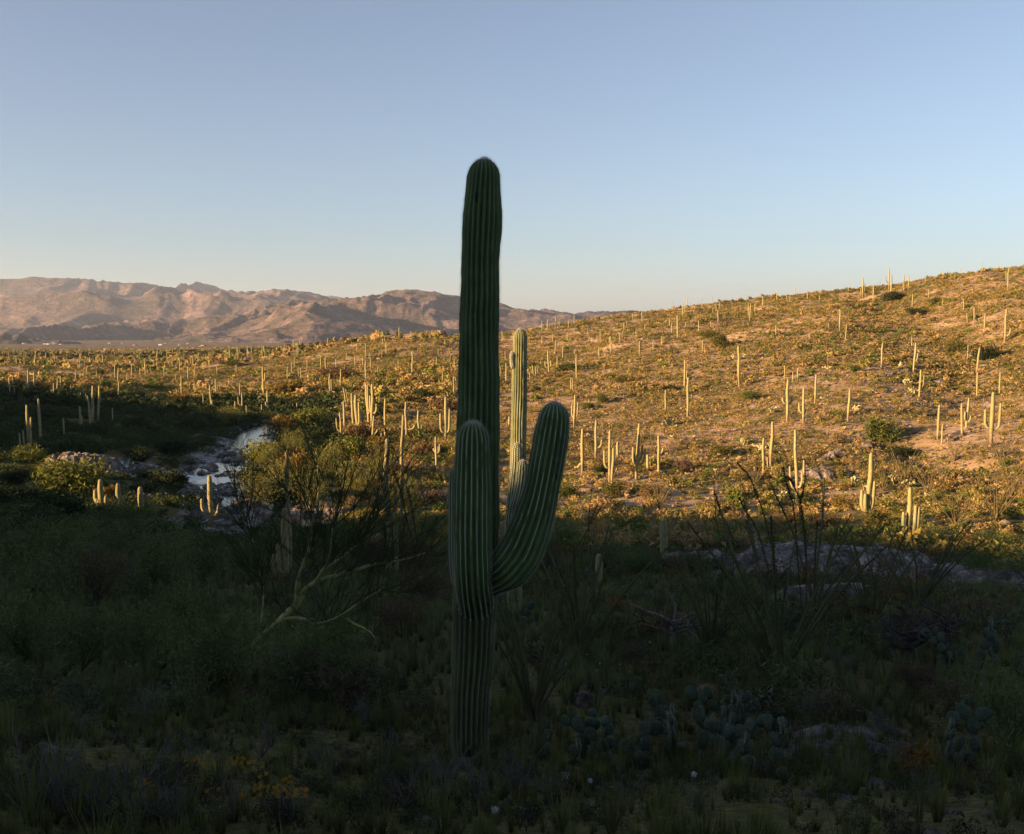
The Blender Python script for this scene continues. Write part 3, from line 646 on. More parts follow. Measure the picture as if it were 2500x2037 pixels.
def saguaro(xt, yt, xb, yb, arms, opt, seed):
    rnd = random.Random(seed)
    if 'r' in opt:
        t = math.atan(ray(xb, min(yb, 1400))[0]); r = opt['r']; x, y = math.sin(t)*r, math.cos(t)*r; z = zat(x, y)
    else: x, y, z = ground_at(xb, yb)
    pr = ray(xb, yb); top = ray(xt, yt)
    H = top[1]*y - z
    if H < .35 or H > 14: H = max(.4, min(H, 14))
    if 'r' in opt and abs(xt-xb) < 7: top = (x/y, top[1])
    W = top[0]*y - x                         # sideways lean
    hp = math.hypot(xt-xb, yt-yb)
    w = opt.get('w')
    rad = opt['p']/F*y if 'p' in opt else (w*H if w else H*.028+.035)
    big_ = hp > 34
    ribs, per, steps = (14, 2, 30) if hp > 70 else ((10, 2, 16) if big_ else (8, 1, 8))
    lx = W; dy = rnd.uniform(-.03, .03)*H
    def at(f, dx=0, dd=0): return [lx*f+dx, dy*f+dd, H*f]
    k = rnd.uniform(-.012, .012)*H
    bark = rnd.choice([.15, .25, .35]) if H > 3.5 else .12
    rows = [at(0)+[rad*.88], at(.2, k)+[rad*.92], at(.45, k*.5)+[rad*1.04], at(.7, -k)+[rad*1.0], at(.9)+[rad*.86], at(1)+[rad*.74]]
    rows[0][2] -= .25
    skin = G_PALE*(.62 if opt.get('r') else 1)*rnd.uniform(.85, 1.12)*np.array([rnd.uniform(.93, 1.12), 1, rnd.uniform(.9, 1.1)])  # columns of the shaded band get darker skin: shade put into the colour
    V, Q, T, col = column(rows, steps, ribs, .17, per, bark=bark, skin=skin, seed=seed, wob=.02, crest=(.34, .31, .17), cw=.7)
    if not arms:
        o = mk('saguaro', V, Q, T, 'cactus_skin', None, col, hp < 70); o.location = (x, y, z); root = o
    else:
        root = empty('saguaro', (x, y, z))
        mk('trunk', V, Q, T, 'cactus_skin', root, col)
        for (dx, fa, ft) in arms:
            ar = rad*rnd.uniform(.68, .82); dd = rnd.uniform(-.05, .05)*H; X = dx*H
            drop = .035*H
            p0 = at(fa); p1 = at(fa, X*.55, dd*.6); p1[2] -= drop*.2
            if ft <= fa+.03:
                rr_ = [at(fa)+[ar*.8], at(fa-.02, X*.4, dd)+[ar], at(fa-.07, X*.8, dd)+[ar], at(ft-.02, X*1.1, dd)+[ar*.85]]
            else:
                e = min(.07, (ft-fa)*.35)
                rr_ = [p0+[ar*.7], p1+[ar*.95], at(fa+e, X*.93, dd)+[ar], at((fa+e+ft)/2, X*1.0, dd)+[ar*1.02], at(ft, X*1.03, dd)+[ar*.75]]
            V, Q, T, col = column(rr_, max(8, int(steps*.6)), max(8, ribs-3), .17, per, skin=skin, seed=seed+3, crest=(.34, .31, .17), cw=.7)
            mk('arm', V, Q, T, 'cactus_skin', root, col)
    return root, math.hypot(x, y)
SAG.sort(key=lambda s: (0 if s[5].get('l') else 1, s[1]-s[3]))
placed = []
for i, s in enumerate(SAG[:298]):
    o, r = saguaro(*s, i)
    placed.append((s, o, r))
far_sag = SAG[298:]
# wording that singles each one out: where it stands, its form and its rank among its like
def zone(s, r):
    xb, yb = s[2], s[3]
    if xb > 1180:
        if r > 290: return 'near the right skyline', 'saguaros along the right skyline'
        if r > 190: return 'on the upper right hillside', 'saguaros on the upper right hillside'
        if r > 130: return 'halfway up the right hillside', 'saguaros halfway up the right hillside'
        return 'on the lower sunlit slope', 'saguaros on the lower sunlit slope'
    if xb > 700 and yb < 872: return 'on the low hill crest', 'saguaros on the low hill crest'
    if xb > 620 and yb < 930: return 'on the stony low hill face', 'saguaros on the low hill face'
    if xb > 560: return 'in the golden scrub', 'saguaros in the golden scrub'
    if yb < 915: return 'on the sunlit flat', 'saguaros far out on the flat'
    return 'by the left shadow edge', 'saguaros at the left shadow edge'
U1 = ['first', 'second', 'third', 'fourth', 'fifth', 'sixth', 'seventh', 'eighth', 'ninth']
ORD = U1+['tenth', 'eleventh', 'twelfth', 'thirteenth', 'fourteenth', 'fifteenth', 'sixteenth', 'seventeenth', 'eighteenth', 'nineteenth', 'twentieth']
for a, b in (('twenty', 'thirtieth'), ('thirty', 'fortieth'), ('forty', 'fiftieth'), ('fifty', 'sixtieth'), ('sixty', 'seventieth')): ORD += [a+'-'+u for u in U1]+[b]
buckets = {}
for s, o, r in placed:
    zt, zg = zone(s, r)
    o['category'] = 'cactus'
    if s[5].get('l'): o['label'] = s[5]['l']; o['group'] = zg; continue
    if s[3]-s[1] < 27 and not s[4]:
        o['group'] = 'tiny '+zg; o['label'] = 'tiny distant armless saguaro '+zt; continue
    o['group'] = zg
    a = len(s[4]); form = 'armless' if a == 0 else ('one-armed' if a == 1 else 'many-armed')
    buckets.setdefault((form, zt), []).append((s, o))
for (form, zt), L in buckets.items():
    L.sort(key=lambda q: q[0][2])
    for i, (s, o) in enumerate(L):
        o['label'] = '%s saguaro %s' % (form, zt) if len(L) == 1 else '%s saguaro %s, %s such from the left' % (form, zt, ORD[i])
# the smallest of all, beyond counting, are one object
fa = Acc()
for i in range(150):
    far_sag.append([0]*4+[[], {}])
for i, s in enumerate(far_sag):
    if s[0]: x, y, z = ground_at(s[2], s[3]); H = min(max((s[3]-s[1])/F*math.hypot(x, y), .5), 8)
    else:
        t = theta(random.uniform(10, 760)); r = math.exp(random.uniform(math.log(480), math.log(1100))); x, y = math.sin(t)*r, math.cos(t)*r; z = zat(x, y); H = random.uniform(3, 7)
    V, Q = tube([[0, 0, -.2], [0, 0, H*.5], [0, 0, H*.93], [0, 0, H]], [H*.03+.04, H*.034+.04, H*.03+.03, .03], 6)
    fa.add(V+[x, y, z], Q, c=G_PALE*random.uniform(.8, 1.1))
o = fa.build('distant_saguaros', 'cactus_skin', smooth=True); tag(o, 'mass of barely visible saguaros far out on the flat and hill', 'cacti', kind='stuff')
# ---------------------------------------------------------------- scrub cover (beyond counting)
def leaf_cloud(n, seed, leaf=.16, flat=.6, lobes=5, elong=1.6):
    """n small leaf-clump faces through a few overlapping lobes; unit radius, base at 0"""
    g = np.random.default_rng(seed)
    c = np.column_stack([g.uniform(-.5, .5, lobes), g.uniform(-.5, .5, lobes), g.uniform(.25, .75, lobes)*flat]); rl = g.uniform(.3, .55, lobes)
    k = g.integers(0, lobes, n); d = g.normal(0, 1, (n, 3)); d /= np.linalg.norm(d, axis=1)[:, None]
    p = c[k] + d*(rl[k]*g.uniform(.45, 1.08, n))[:, None]*[1, 1, .8]
    p[:, 2] = np.abs(p[:, 2])
    a = g.normal(0, 1, (n, 3)); a /= np.linalg.norm(a, axis=1)[:, None]; b = np.cross(a, g.normal(0, 1, (n, 3))); b /= np.linalg.norm(b, axis=1)[:, None]
    s = leaf*g.uniform(.6, 1.4, n)[:, None]
    V = np.stack([p-a*s*elong*.5, p+b*s*.6, p+a*s*elong*.5-b*s*.3], 1).reshape(-1, 3)
    br = np.repeat(g.uniform(.65, 1.3, n), 3)
    return V, br
def field(name, P, size, cols, temps, mat, label, cat, sink=.05, zs=None):
    """one merged object: template copies at points P (x, y)"""
    n = len(P); z = Z(P[:, 0], P[:, 1]); out = []; oc = []
    pick = RNG.integers(0, len(temps), n)
    for k, (V, br) in enumerate(temps):
        I = np.nonzero(pick == k)[0]
        if not len(I): continue
        a = RNG.uniform(0, 6.28, len(I)); c, s = np.cos(a), np.sin(a); S = size[I]
        h = (RNG.uniform(.6, 1.25, len(I)) if zs is None else zs[I])
        X = (V[None, :, 0]*c[:, None]-V[None, :, 1]*s[:, None])*S[:, None]+P[I, 0][:, None]
        Y = (V[None, :, 0]*s[:, None]+V[None, :, 1]*c[:, None])*S[:, None]+P[I, 1][:, None]
        Zz = (V[None, :, 2]*h[:, None]-sink)*S[:, None]+z[I][:, None]
        out.append(np.stack([X, Y, Zz], -1).reshape(-1, 3))
        oc.append((cols[I][:, None, :]*br[None, :, None]).reshape(-1, 3))
    V = np.concatenate(out); T = np.arange(len(V)).reshape(-1, 3)
    o = mk(name, V, None, T, mat, None, np.concatenate(oc)); tag(o, label, cat, kind='stuff'); return o
PAL = np.array([[.12, .125, .03], [.19, .155, .04], [.25, .18, .06], [.25, .175, .085], [.09, .125, .025], [.30, .21, .08], [.17, .13, .05], [.22, .19, .05]])
PAL = PAL*1.22
def pts(r0, r1, dens, t0=-34, t1=34):
    t0, t1 = R(t0), R(t1); n = int(dens*.5*(r1*r1-r0*r0)*(t1-t0))
    r = np.sqrt(RNG.uniform(r0*r0, r1*r1, n)); t = RNG.uniform(t0, t1, n)
    return np.column_stack([np.sin(t)*r, np.cos(t)*r])
def keep(P, f): return P[RNG.random(len(P)) < f]
def streamd(P):
    d1, _ = polydist(P[:, 0], P[:, 1], STREAM); d2, _ = polydist(P[:, 0], P[:, 1], STREAM2); d3, _ = polydist(P[:, 0], P[:, 1], STREAM3)
    return np.minimum(np.minimum(d1, d2+1), d3+1)
def pal(n, w): return PAL[RNG.choice(len(PAL), n, p=np.array(w)/sum(w))]*RNG.uniform(.75, 1.25, (n, 1))
SLABS = [(2040, 38, 3.8, 2.9, -.1), (2320, 33, 2.9, 1.3, -.45), (2030, 29.5, 1.4, .5, .1), (1690, 40, 1.2, .8, .2), (205, 88, 4.2, 2.9, .1), (345, 90, 1.7, 1.0, -.3), (2010, 97, 1.7, 1.2, 0)]
def offslab(P):
    ok = np.ones(len(P), bool)
    for px, r, rx, ry, rot in SLABS:
        t = theta(px); dx, dy = P[:, 0]-math.sin(t)*r, P[:, 1]-math.cos(t)*r; c, s = math.cos(rot), math.sin(rot)
        ok &= ((dx*c+dy*s)/rx)**2 + ((-dx*s+dy*c)/ry)**2 > 1
    return P[ok]
NT = [leaf_cloud(190, 300+i, .11, .7, 6) for i in range(5)]
VT = [leaf_cloud(170, 360+i, .095, .7, 7, 2.0) for i in range(5)]
MT = [leaf_cloud(64, 320+i, .21, .7, 5) for i in range(6)]
FT = [leaf_cloud(14, 340+i, .6, .7, 3) for i in range(5)]
# near band, 42-105 m
P = offslab(pts(42, 105, 1.0)); P = P[streamd(P) > 3.4]; P = keep(P, .35+.5*(fbm(P[:, 0]/7, P[:, 1]/7, 2, 91) > -.1))
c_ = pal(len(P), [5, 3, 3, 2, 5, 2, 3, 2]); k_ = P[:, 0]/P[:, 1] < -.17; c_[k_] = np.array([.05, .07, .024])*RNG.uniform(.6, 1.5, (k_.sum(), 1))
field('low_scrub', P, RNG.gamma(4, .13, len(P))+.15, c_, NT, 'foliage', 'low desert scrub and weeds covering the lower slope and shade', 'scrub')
# hillside and flat, 105-420 m
P = pts(105, 420, .80); u = P[:, 0]/P[:, 1]; rr_ = np.hypot(P[:, 0], P[:, 1])
P = P[streamd(P) > 3.4]; P = keep(P, np.clip(.7+.5*fbm(P[:, 0]/22, P[:, 1]/22, 3, 92), .4, 1))
u = P[:, 0]/P[:, 1]; rr_ = np.hypot(P[:, 0], P[:, 1])
sz = RNG.gamma(2.6, .17, len(P))+.22
bank = (u < -.04) & (rr_ < 270); sz = np.where(bank, sz*1.5+.25, sz)
nr = rr_ < 175
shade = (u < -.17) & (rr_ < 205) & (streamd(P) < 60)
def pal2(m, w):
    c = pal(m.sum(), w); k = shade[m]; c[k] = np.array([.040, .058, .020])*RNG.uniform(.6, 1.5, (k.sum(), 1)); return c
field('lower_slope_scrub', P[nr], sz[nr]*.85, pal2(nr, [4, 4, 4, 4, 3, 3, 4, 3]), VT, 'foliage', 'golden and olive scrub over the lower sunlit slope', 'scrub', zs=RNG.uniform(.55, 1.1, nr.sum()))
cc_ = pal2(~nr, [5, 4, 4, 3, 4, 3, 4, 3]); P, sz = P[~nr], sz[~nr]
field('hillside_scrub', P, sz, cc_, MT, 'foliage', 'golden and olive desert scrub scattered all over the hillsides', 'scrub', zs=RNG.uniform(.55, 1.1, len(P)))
P = pts(75, 340, 2.2, -9, 34); P = P[streamd(P) > 3.4]; P = keep(P, np.clip(.6+.7*fbm(P[:, 0]/15, P[:, 1]/15, 3, 99), .3, 1))
field('dry_grass', P, RNG.uniform(.14, .42, len(P)), np.array([[.36, .27, .11], [.28, .24, .08], [.38, .27, .15]])[RNG.integers(0, 3, len(P))]*RNG.uniform(.7, 1.15, (len(P), 1)), [leaf_cloud(12, 380+i, .55, .8, 3, 1.6) for i in range(4)], 'foliage', 'straw-coloured dry grass between the bushes of the hillside', 'grass')
# pale pricklypear and brittlebush flecks
P = pts(85, 330, .05, -2, 34); P = keep(P, np.clip(.3+1.4*fbm(P[:, 0]/12, P[:, 1]/12, 2, 93), 0, 1))
field('pale_brush', P, RNG.uniform(.25, .6, len(P)), np.tile([[.34, .31, .15]], (len(P), 1))*RNG.uniform(.7, 1.1, (len(P), 1)), VT, 'foliage', 'pale cream flecks of brittle brush dotted over the right hillside', 'brush')
# the far flat
P = pts(420, 1700, .045, -34, -1.5); P = keep(P, np.clip(.6+.9*fbm(P[:, 0]/90, P[:, 1]/60, 3, 94), .05, 1))
rr_ = np.hypot(P[:, 0], P[:, 1])
field('valley_scrub', P, RNG.uniform(.9, 2.6, len(P))*(1+rr_/1800), pal(len(P), [5, 4, 5, 5, 3, 2, 5, 3]), FT, 'foliage', 'distant bushes covering the wide sunlit valley floor', 'scrub')
P = pts(420, 560, .16, 2, 34)
field('crest_scrub', P[::2], RNG.uniform(.5, 1.3, len(P[::2])), pal(len(P[::2]), [1]*8), FT, 'foliage', 'small bushes along the far side of the right crest', 'scrub')
P = pts(700, 1500, .012, -30, -12); f = fbm(P[:, 0]/260, P[:, 1]/35, 2, 95); P = P[f > .33]
field('dark_thicket', np.repeat(P, 5, 0)+RNG.normal(0, 5, (len(P)*5, 2)), RNG.uniform(2.5, 4.5, len(P)*5), np.tile([[.04, .05, .02]], (len(P)*5, 1)), FT, 'foliage', 'dark green thickets lining the washes on the valley floor', 'thicket')

# ---------------------------------------------------------------- grass and weeds of the shaded foreground
def grass_tuft(n, seed, h=1.0, spread=.35):
    g = np.random.default_rng(seed); V = []; B = []
    for i in range(n):
        a = g.uniform(0, 6.28); r0 = g.uniform(0, .25)*spread; p = np.array([math.cos(a)*r0, math.sin(a)*r0, 0])
        q = p + [math.cos(a)*spread*g.uniform(.2, 1.2), math.sin(a)*spread*g.uniform(.2, 1.2), h*g.uniform(.5, 1.1)]
        s = np.array([-math.sin(a), math.cos(a), 0])*.014
        V += [p-s, p+s, q]; B += [.8, .8, 1.2*g.uniform(.8, 1.2)]
    return np.array(V), np.array(B)
GT = [grass_tuft(26, 400+i) for i in range(5)]
WT = [leaf_cloud(240, 420+i, .065, 1.0, 7, 2.6) for i in range(5)]
P = pts(3.2, 14, 85, -36, 36); P = keep(P, np.clip(.6+1.2*fbm(P[:, 0]/1.3, P[:, 1]/1.3, 3, 100), .22, 1))
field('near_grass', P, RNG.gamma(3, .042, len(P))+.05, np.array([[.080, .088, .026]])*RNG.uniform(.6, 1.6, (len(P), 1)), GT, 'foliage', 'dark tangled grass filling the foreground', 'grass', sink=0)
P = offslab(pts(14, 50, 17, -35, 35))
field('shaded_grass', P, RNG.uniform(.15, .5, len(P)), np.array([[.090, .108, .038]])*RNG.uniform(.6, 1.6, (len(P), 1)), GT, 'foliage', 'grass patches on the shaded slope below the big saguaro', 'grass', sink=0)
P = offslab(pts(4, 45, 3.4, -36, 36)); P = keep(P, np.clip(.45+1.2*fbm(P[:, 0]/3, P[:, 1]/3, 3, 96), .05, 1))
rr_ = np.hypot(P[:, 0], P[:, 1]); near = P[rr_ < 13]; near = np.vstack([near, pts(3.5, 12, 2.5, -36, 36)]); P = P[rr_ >= 13]
field('near_weeds', np.repeat(near, 3, 0)+RNG.normal(0, .25, (len(near)*3, 2)), RNG.uniform(.07, .2, len(near)*3), np.array([[.030, .045, .016], [.04, .034, .024]])[RNG.integers(0, 2, len(near)*3)]*RNG.uniform(.6, 1.3, (len(near)*3, 1)), WT, 'foliage', 'fine dark weeds mixed into the foreground grass', 'weeds')
field('shaded_weeds', P, RNG.gamma(4, .075, len(P))+.08, np.array([[.06, .085, .028], [.07, .06, .038], [.09, .068, .036], [.065, .085, .05]])[RNG.integers(0, 4, len(P))]*RNG.uniform(.6, 1.4, (len(P), 1)), WT, 'foliage', 'low leafy weeds among the grass in the shade', 'weeds')
P = offslab(pts(9, 45, .5, 4, 34)); P = keep(P, np.clip(1.6*fbm(P[:, 0]/5, P[:, 1]/5, 2, 97), 0, 1))
field('rusty_brush', P, RNG.uniform(.3, .6, len(P)), np.tile([[.16, .075, .02]], (len(P), 1))*RNG.uniform(.6, 1.2, (len(P), 1)), WT, 'foliage', 'rust-brown dry brush among the ocotillos in the shade', 'brush')

# stones
def rock_mesh(seed, sub=2, rough=.35, flat=.7):
    bm = bmesh.new(); bmesh.ops.create_icosphere(bm, subdivisions=sub, radius=1)
    off = Vector((seed*3.7, seed*1.3, -seed*2.1))
    for v in bm.verts:
        p = v.co.normalized(); d = 1+rough*mnoise.noise(p*1.3+off)*1.5+rough*.4*mnoise.noise(p*3.5+off)
        q = p*d; ax = Vector((math.sin(seed*5), math.cos(seed*3), .4)).normalized()
        c_ = q.dot(ax)
        if c_ > .55: q -= ax*(c_-.55)*.8
        v.co = Vector((q.x, q.y, q.z*flat))
    V = np.array([v.co[:] for v in bm.verts]); T = np.array([[v.index for v in f.verts] for f in bm.faces]); bm.free()
    return V, T
def soup(V, T): return V[T].reshape(-1, 3), np.ones(T.size)
ST = [soup(*rock_mesh(i+1, 1)) for i in range(6)]
d_ = []
for (S_L, wdt, n) in ((STREAM, 4.6, 2600), (STREAM2, 2.6, 600), (STREAM3, 2.4, 500)):
    C = spline(np.array(S_L), 400); k = RNG.integers(0, 400, n); d_.append(C[k]+RNG.normal(0, wdt*.5, (n, 2)))
P = np.concatenate(d_)
field('stream_stones', P, RNG.gamma(2, .12, len(P))+.1, np.array([[1., 1, 1]])*np.ones((len(P), 1)), ST, 'granite', 'pale cobbles strewn along the stream bed', 'stones', sink=.2, zs=np.full(len(P), .7))
P = pts(85, 400, .13, -20, 34)
field('hillside_stones', P, RNG.gamma(2, .13, len(P))+.12, np.ones((len(P), 3)), ST, 'granite', 'pale granite stones scattered over the sunlit hillside', 'stones', sink=.2, zs=np.full(len(P), .7))
P = pts(4, 60, 1.1, -30, 34); P = keep(P, np.clip(.3+1.5*fbm(P[:, 0]/4, P[:, 1]/4, 2, 98), 0, 1)); gx, gy, gz = ground_at(2000, 1810)
P = np.vstack([P, np.array([[gx, gy]])+RNG.normal(0, 1, (170, 2))*[.45, .5]])
field('shaded_stones', P, RNG.gamma(2, .04, len(P))+.03, np.ones((len(P), 3)), ST, 'granite', 'small pale stones lying in the shaded grass', 'stones', sink=.2, zs=np.full(len(P), .7))

def slab(name, px, r, rx, ry, h, rot, label, seed, cat='rock'):
    t = theta(px); cx, cy = math.sin(t)*r, math.cos(t)*r; n = 130
    g = np.linspace(-1.15, 1.15, n); A, B = np.meshgrid(g, g, indexing='ij')
    c, s = math.cos(rot), math.sin(rot); X = cx + A*rx*c - B*ry*s; Y = cy + A*rx*s + B*ry*c
    e = np.hypot(A, B) + .22*fbm(X/1.2, Y/1.2, 3, seed)
    top = h*np.clip((1.02-e)*2.6, -.8, 1)
    zz = Z(X, Y) + top + .16*h*(ridged(X/1.0, Y/.7, 4, seed+3)-.5)*2 + .10*h**.5*(ridged(X*1.6, Y*2.1, 4, seed+8)-.5) + .05*fbm(X*2.5, Y*2.5, 3, seed)
    zz = np.where(e > 1.1, Z(X, Y)-.5*h, zz)
    V = np.stack([X-cx, Y-cy, zz-zat(cx, cy)], -1).reshape(-1, 3)
    ii = np.arange(n-1)[:, None]; jj = np.arange(n-1)[None, :]; Q = np.stack([ii*n+jj, (ii+1)*n+jj, (ii+1)*n+jj+1, ii*n+jj+1], -1).reshape(-1, 4)
    o = mk(name, V, Q, None, 'granite'); o.location = (cx, cy, zat(cx, cy)); tag(o, label, cat, 'bare rock outcrops'); return o
slab('rock_outcrop', 2040, 38, 4.2, 3.2, .7, -.1, 'broad pale granite slab in the shade behind the ocotillos at right', 1)
slab('rock_outcrop', 2320, 33, 3.2, 1.5, .5, -.45, 'long granite ledge sloping down to the right edge in the shade', 2)
slab('rock_outcrop', 2030, 29.5, 1.7, .7, .3, .1, 'small granite ledge just in front of the broad pale slab', 3)
slab('rock_outcrop', 1690, 40, 1.5, 1.1, .3, .2, 'low rubbly granite patch left of the broad pale slab', 4)
slab('rock_outcrop', 205, 88, 3.7, 2.7, 1.35, .1, 'pinkish domed granite outcrop in the left shade behind the glowing bush', 5)
slab('rock_outcrop', 345, 90, 1.9, 1.2, 1.0, -.3, 'smaller grey granite ledge right of the pinkish dome at left', 6)
slab('rock_outcrop', 2010, 97, 2.0, 1.4, .8, .0, 'sunlit broken pink rock ledge below the round green tree', 7)

BZ = {}
def rock(px, py, wpx, zone_, rmin=3, tone=1.0):
    x, y, z = ground_at(px, py, rmin); r = math.hypot(x, y); s = wpx/F*r*.5*1.1
    sd = int(px*7+py) % 97
    V, T = rock_mesh(sd, 3, .4, .72)
    o = mk('boulder', V*s, None, T, 'granite'); o.location = (x, y, z+s*.28); o.rotation_euler = (0, 0, sd)
    BZ.setdefault(zone_, []).append((px, o))
for a in [(1447,1352,20),(1480,1350,18),(1572,1326,22),(1415,1356,12),(1876,1318,20),(1955,1318,15),(1985,1310,11),(1268,1335,18),(1530,1372,14)]: rock(*a, 'just below the shadow line, right of centre')
for a in [(2275,1258,14),(2365,1388,22),(2445,1362,14),(2450,1384,26),(2345,1368,14),(2430,1448,14),(2170,1250,10),(2130,1255,12)]: rock(*a, 'in the shade near the right edge')
for a in [(2030,1118,24),(2046,1108,17),(2008,1128,20),(2118,1092,24),(2125,1082,14),(2320,1078,20),(2410,995,24),(2370,948,18),(2300,1168,20),(2100,1182,18),(2330,1122,16),(2000,1238,17),(1490,1208,12),(1475,1225,14),(1460,1222,12),(1560,1255,14),(1640,1262,12),(1700,1268,12),(2290,1265,14),(2455,1280,16)]: rock(*a, 'on the sunlit right slope')
for a in [(1430,1728,62),(1442,1682,30),(1400,1675,16),(1636,1675,20),(2000,1803,18),(1915,1770,30),(2020,1748,22),(2290,1884,32),(2215,1897,14),(1860,1948,24),(1822,1942,22),(1896,1960,18),(2032,1978,14),(1640,1812,14),(1500,1700,12)]: rock(*a, 'in the dark right foreground')
for a in [(305,1235,14),(365,1225,26),(320,1170,20),(345,1150,22),(560,1255,16),(470,1130,14),(280,1215,18),(580,1240,22),(520,1205,14),(520,1225,18),(585,1165,14)]: rock(*a, 'beside the stream')
for zt, L in BZ.items():
    L.sort(key=lambda q: q[0])
    for i, (px, o) in enumerate(L): tag(o, 'pale boulder %s, %s from the left' % (zt, ORD[i]), 'boulder', 'boulders '+zt)

# ---------------------------------------------------------------- bushes that stand out
def stems_acc(a, n, h, w, seed, c=(.10, .08, .05), rad=.03, side=3):
    g = random.Random(seed)
    for i in range(n):
        an = g.uniform(0, 6.28); sp = g.uniform(.2, 1)*w
        P = spline([[0, 0, -.1], [math.cos(an)*sp*.3, math.sin(an)*sp*.3, h*.35], [math.cos(an)*sp, math.sin(an)*sp, h*g.uniform(.6, .95)]], 5)
        V, Q = tube(P, np.linspace(rad, rad*.3, 5), side); a.add(V, Q, c=c)
BT = {}
def bush_proto(kind):
    if kind in BT: return BT[kind]
    g = np.random.default_rng(abs(hash_s(kind)))
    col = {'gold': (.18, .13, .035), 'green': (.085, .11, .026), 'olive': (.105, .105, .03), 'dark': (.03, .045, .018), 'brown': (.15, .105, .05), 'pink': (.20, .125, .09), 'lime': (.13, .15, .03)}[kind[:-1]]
    V, br = leaf_cloud(1700, int(g.integers(1e6)), .06, .75, 11, 2.4)
    a = Acc(); a.add(V*[1, 1, 1.15], T=np.arange(len(V)), c=np.array(col)*br[:, None])
    f = a.build('foliage', 'foliage'); s = Acc(); stems_acc(s, 16, .8, .7, 5); s_ = s.build('stems', 'bark')
    BT[kind] = [f.data, s_.data]; bpy.data.objects.remove(f); bpy.data.objects.remove(s_); return BT[kind]
def hash_s(s): return sum((i+1)*ord(c)*131 for i, c in enumerate(s))
def bush(px, py, wpx, kind, label, hr=.75, group=None, name='bush', rmin=3):
    x, y, z = ground_at(px, py, rmin); r = math.hypot(x, y); s = wpx/F*r*.5
    v = kind+str((px*13+py) % 3); fd, sd = bush_proto(v)
    root = empty(name, (x, y, z), (px % 63)/10); root.scale = (s, s, s*hr*1.3)
    for nm, d in (('foliage', fd), ('stems', sd)):
        o = bpy.data.objects.new(nm, d); COL.objects.link(o); o.parent = root
    tag(root, label, 'bush', group)
    return root
bush(175, 1205, 215, 'lime', 'wide yellow-green bush glowing in a patch of sun at left', .62)
bush(75, 1130, 85, 'lime', 'smaller glowing yellow bush left of the wide one below the outcrop', .7)
bush(262, 1215, 60, 'gold', 'small lit shrub at the right foot of the wide glowing bush', .8)
bush(2150, 1078, 108, 'green', 'rounded bright green tree casting a long shadow on the right slope', .85, name='small_tree')
bush(2085, 908, 30, 'green', 'compact green bush in the middle of the right hillside', .8)
bush(2180, 735, 60, 'dark', 'dark bushes at the head of the gully under the right skyline', .6)
bush(2240, 770, 50, 'dark', 'dark bush in the gully, below the topmost dark one', .6)
bush(2400, 880, 70, 'dark', 'dark rounded bush in the lower gully near the right edge', .8)
bush(2280, 745, 40, 'olive', 'olive bush just right of the gully head', .8)
bush(2330, 860, 60, 'olive', 'olive green bush beside the gully, between tall columns', .8)
bush(1835, 975, 60, 'green', 'low green bush left of the leaning saguaro pair', .5)
bush(1760, 850, 60, 'olive', 'largest rounded olive bush high on the right hillside', .8)
bush(1735, 825, 65, 'olive', 'low wide bush above the rounded olive one on the hillside', .45)
bush(1470, 985, 45, 'green', 'bright green bush beside a stubby saguaro, just right of the big arm', .7)
bush(1435, 1000, 50, 'green', 'low green bush between the big arm and the stubby saguaro', .5)
bush(1520, 935, 60, 'olive', 'grey-green bush above the three-pronged pink-trunked saguaro', .5)
bush(1385, 905, 60, 'green', 'green bush right of the small candelabra saguaro', .5)
bush(2055, 1245, 75, 'gold', 'round golden grass-like bush left of the three-armed saguaro at the shadow line', .75)
bush(1665, 1145, 55, 'pink', 'small pinkish bush in the lower sunlit slope', .7)
bush(1500, 1215, 75, 'olive', 'tall feathery bush under the lower sunlit saguaro group', .8)
bush(1385, 1215, 85, 'lime', 'yellow-green bush right against the big dark arm', .7)
bush(1465, 1160, 60, 'dark', 'dark bush at the foot of the one-armed slanting saguaro', .6)
bush(1760, 1110, 80, 'olive', 'low green thicket in the middle of the lower slope', .4)
bush(2200, 1115, 90, 'dark', 'dark shrubs in the long shadow beside the green tree', .4)
bush(2010, 1290, 80, 'brown', 'brown bush on the shadow line beneath the tall bright saguaro', .6)
bush(1930, 1275, 70, 'brown', 'brown bush on the shadow line, left of the leafy dark stems', .6)
bush(2150, 1290, 110, 'olive', 'dark bush between the two bright saguaros at the shadow line', .6)
bush(1590, 1215, 70, 'brown', 'dry bush beside the sunlit ocotillo in the lower slope', .7)
bush(1110, 1290, 110, 'lime', 'half lit bush on the shadow line just left of the big saguaro', .6)
bush(1060, 1230, 90, 'pink', 'pinkish brown bush above the shadow line left of the big saguaro', .6)
bush(980, 1165, 90, 'brown', 'brown bush behind the curved leafy stem', .6)
bush(1110, 1140, 80, 'olive', 'olive bush below the trident-shaped saguaro', .6)
bush(1050, 1110, 90, 'brown', 'brown bush around the small curled-arm saguaro', .6)
bush(1090, 1000, 95, 'brown', 'wide brown bush above the trident-shaped saguaro', .5)
bush(1030, 975, 80, 'dark', 'dark green bush below the small three-pronged saguaro', .5)
bush(905, 1015, 110, 'green', 'green bush behind the crowded cactus group', .6)
bush(760, 1040, 120, 'lime', 'yellow-green bush on the bank left of the crowded cactus group', .6)
bush(690, 1060, 110, 'gold', 'golden bush above the bare tree on the stream bank', .7)
bush(640, 1130, 120, 'lime', 'lime bush on the stream bank behind the bare tree', .7)
bush(720, 1150, 130, 'gold', 'golden bush behind the middle of the bare tree', .7)
bush(850, 1120, 130, 'lime', 'yellow-green bush behind the right crown of the bare tree', .7)
bush(790, 1075, 80, 'dark', 'dark bush in the golden scrub above the bare tree', .6)
